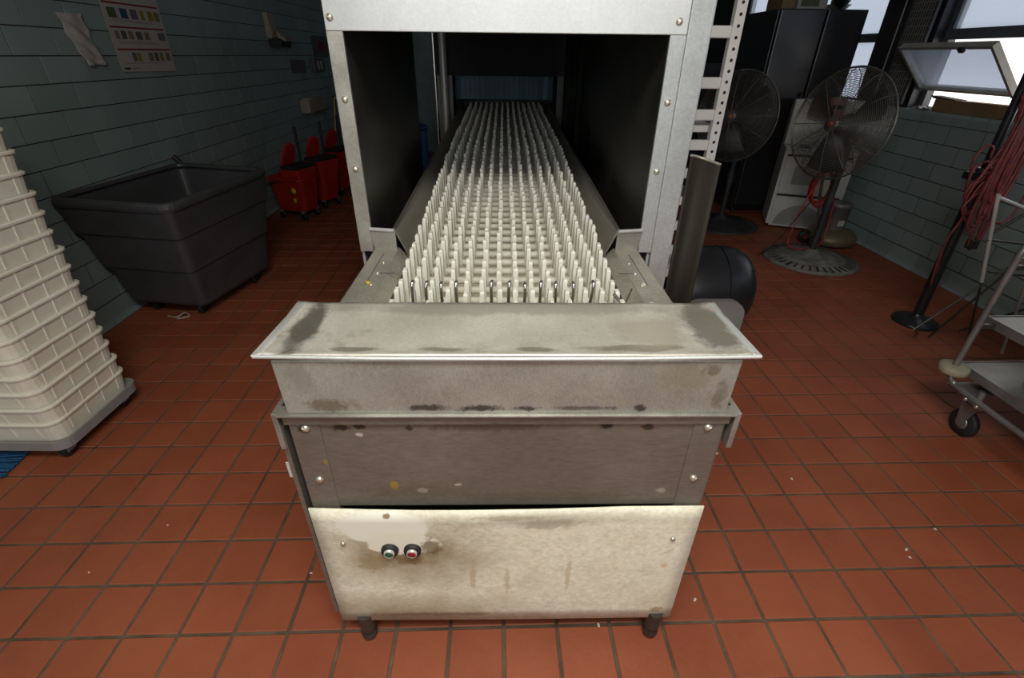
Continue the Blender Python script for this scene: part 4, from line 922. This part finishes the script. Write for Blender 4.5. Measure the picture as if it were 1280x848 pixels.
tag(MB().lathe([(.06, 0), (.075, .004), (.085, .02), (.08, .022), (.065, .008)], (2.30, 1.53, .3005), k=26).build('steel_lid', 'bumper'), 'round dull brass-coloured lid on lower shelf of the stainless cart', 'lid')
bgm = MB().grid(lambda a, b: (2.26+.13*math.sin(PI*b)*math.cos(2*PI*a)*(1+.18*math.sin(6*PI*a)), 1.62+.10*math.sin(PI*b)*math.sin(2*PI*a)*(1+.1*math.cos(8*PI*a)), .803+.22*b+.012*math.sin(10*PI*a)*math.sin(PI*b)), 26, 10)
tag(bgm.build('black_bag', 'plastic_black'), 'black plastic bag sitting on the top shelf of the cart', 'bag')
# cardboard and rag on the sill
t = thing('cardboard_tray', 'long brown cardboard box lying on the window sill', 'box', (XR+.005, 3.25, SILL+.002))
MB().box(0, .09, 0, .78, 0, .085).build('box_body', 'cardboard', t, bev=.003)
MB().hexa([(.0, .60, .085), (.09, .60, .085), (.09, .80, .085), (0, .80, .085)], [(.0, .60, .09), (.09, .60, .09), (.09, .84, .105), (0, .84, .105)]).build('flap', 'cardboard_dark', t)
rg = MB().grid(lambda a, b: (XR-.005+.09*b-.01*math.sin(a*9), 4.06+.16*a, SILL+.012+.012*math.sin(a*11+b*5)*math.cos(b*6)), 14, 8)
tag(rg.build('rag', 'paper_white', solid=.002), 'crumpled pale rag on the sill beside the cardboard box', 'rag')

# rounded black wet vacuum
wv = thing('wet_vacuum', 'black round-ended wet vacuum drum with grey front beside the curved shield', 'vacuum', (1.22, 2.66, 0))
pr_ = [(.02, -.26), (.16, -.25), (.22, -.20), (.243, -.1), (.250, 0), (.250, .095)]
MB().lathe(pr_, (0, 0, .265), axis='x', k=40).build('drum', 'plastic_black', wv)
MB().lathe([(.240, .095), (.240, .105)], (0, 0, .265), axis='x', k=40).build('seam', 'black_void', wv)
MB().lathe([(.250, .105), (.248, .16), (.235, .22), (.205, .27), (.15, .305), (.07, .32), (.01, .324)], (0, 0, .265), axis='x', k=40).build('end_cap', 'plastic_black', wv)
g_ = rrect(-.16, .19, .02, .30, .09, 6)
MB().prism(g_, -.29, -.245, 'y').build('front_plate', 'dolly_grey', wv, bev=.008)
for x in (-.18, .16): MB().lathe([(.01, -.012), (.03, -.012), (.034, 0), (.03, .012), (.01, .012)], (x, -.13, .034), axis='y', k=14).build('caster', 'rubber_black', wv)
for x in (-.18, .16): MB().lathe([(.01, -.012), (.03, -.012), (.034, 0), (.03, .012), (.01, .012)], (x, .13, .034), axis='y', k=14).build('caster', 'rubber_black', wv)

# scraps on the floor
cme = MB().hexa([(-.006, -.003, 0), (.007, -.004, 0), (.006, .004, 0), (-.005, .003, 0)], [(-.004, -.002, .003), (.004, -.002, .004), (.004, .002, .003), (-.003, .002, .003)]).mesh('crumb', 'crumb')
for x, y in ((1.42, .99), (1.43, 1.02), (.62, .86), (.73, .62), (.30, .79), (-.62, .98), (-1.2, 1.18), (-1.35, 1.0), (1.2, 1.35), (1.6, 1.1), (.95, 1.5), (1.02, 1.75), (1.35, 2.2)):
    o = bpy.data.objects.new('crumb', cme); col.objects.link(o); o.location = (x, y, .0004); o.rotation_euler = (0, 0, random.random()*3); s_ = random.uniform(.6, 1.2); o.scale = (s_, s_, s_)
    tag(o, 'tiny pale food crumb lying on the red tile floor', 'crumb', 'crumbs on the floor')
lf = MB().grid(lambda a, b: (.655+.045*(a-.5), 1.06+.02*(b-.5)*math.sin(PI*a)+.01*a, .003+.006*math.sin(PI*a)*b), 6, 4)
tag(lf.build('leaf_scrap', 'leaf_brown', solid=.0008), 'small curled brown scrap on floor beside the cream panel', 'scrap')

sm_ = MB().lathe([(.010, 0), (.011, .0015), (.006, .004), (.002, .0045)], k=9, sy=.6).mesh('food_scrap', 'crumb')
sy_ = MB().lathe([(.010, 0), (.011, .0015), (.006, .004), (.002, .0045)], k=9, sy=.6).mesh('food_scrap', 'yellow_mark')
for me_, x, y, lb in ((sy_, -.355, 1.22, 'dried yellow food scrap on the deck arm beside the belt'), (sm_, .392, 1.08, 'pale food scrap on the deck arm, closest to the lid'), (sm_, .405, 1.20, 'pale food scrap on the deck arm, between lid and hood')):
    o = bpy.data.objects.new('food_scrap', me_); col.objects.link(o); o.location = (x, y, .9372); o.rotation_euler = (0, 0, random.random()*3); tag(o, lb, 'food scrap')
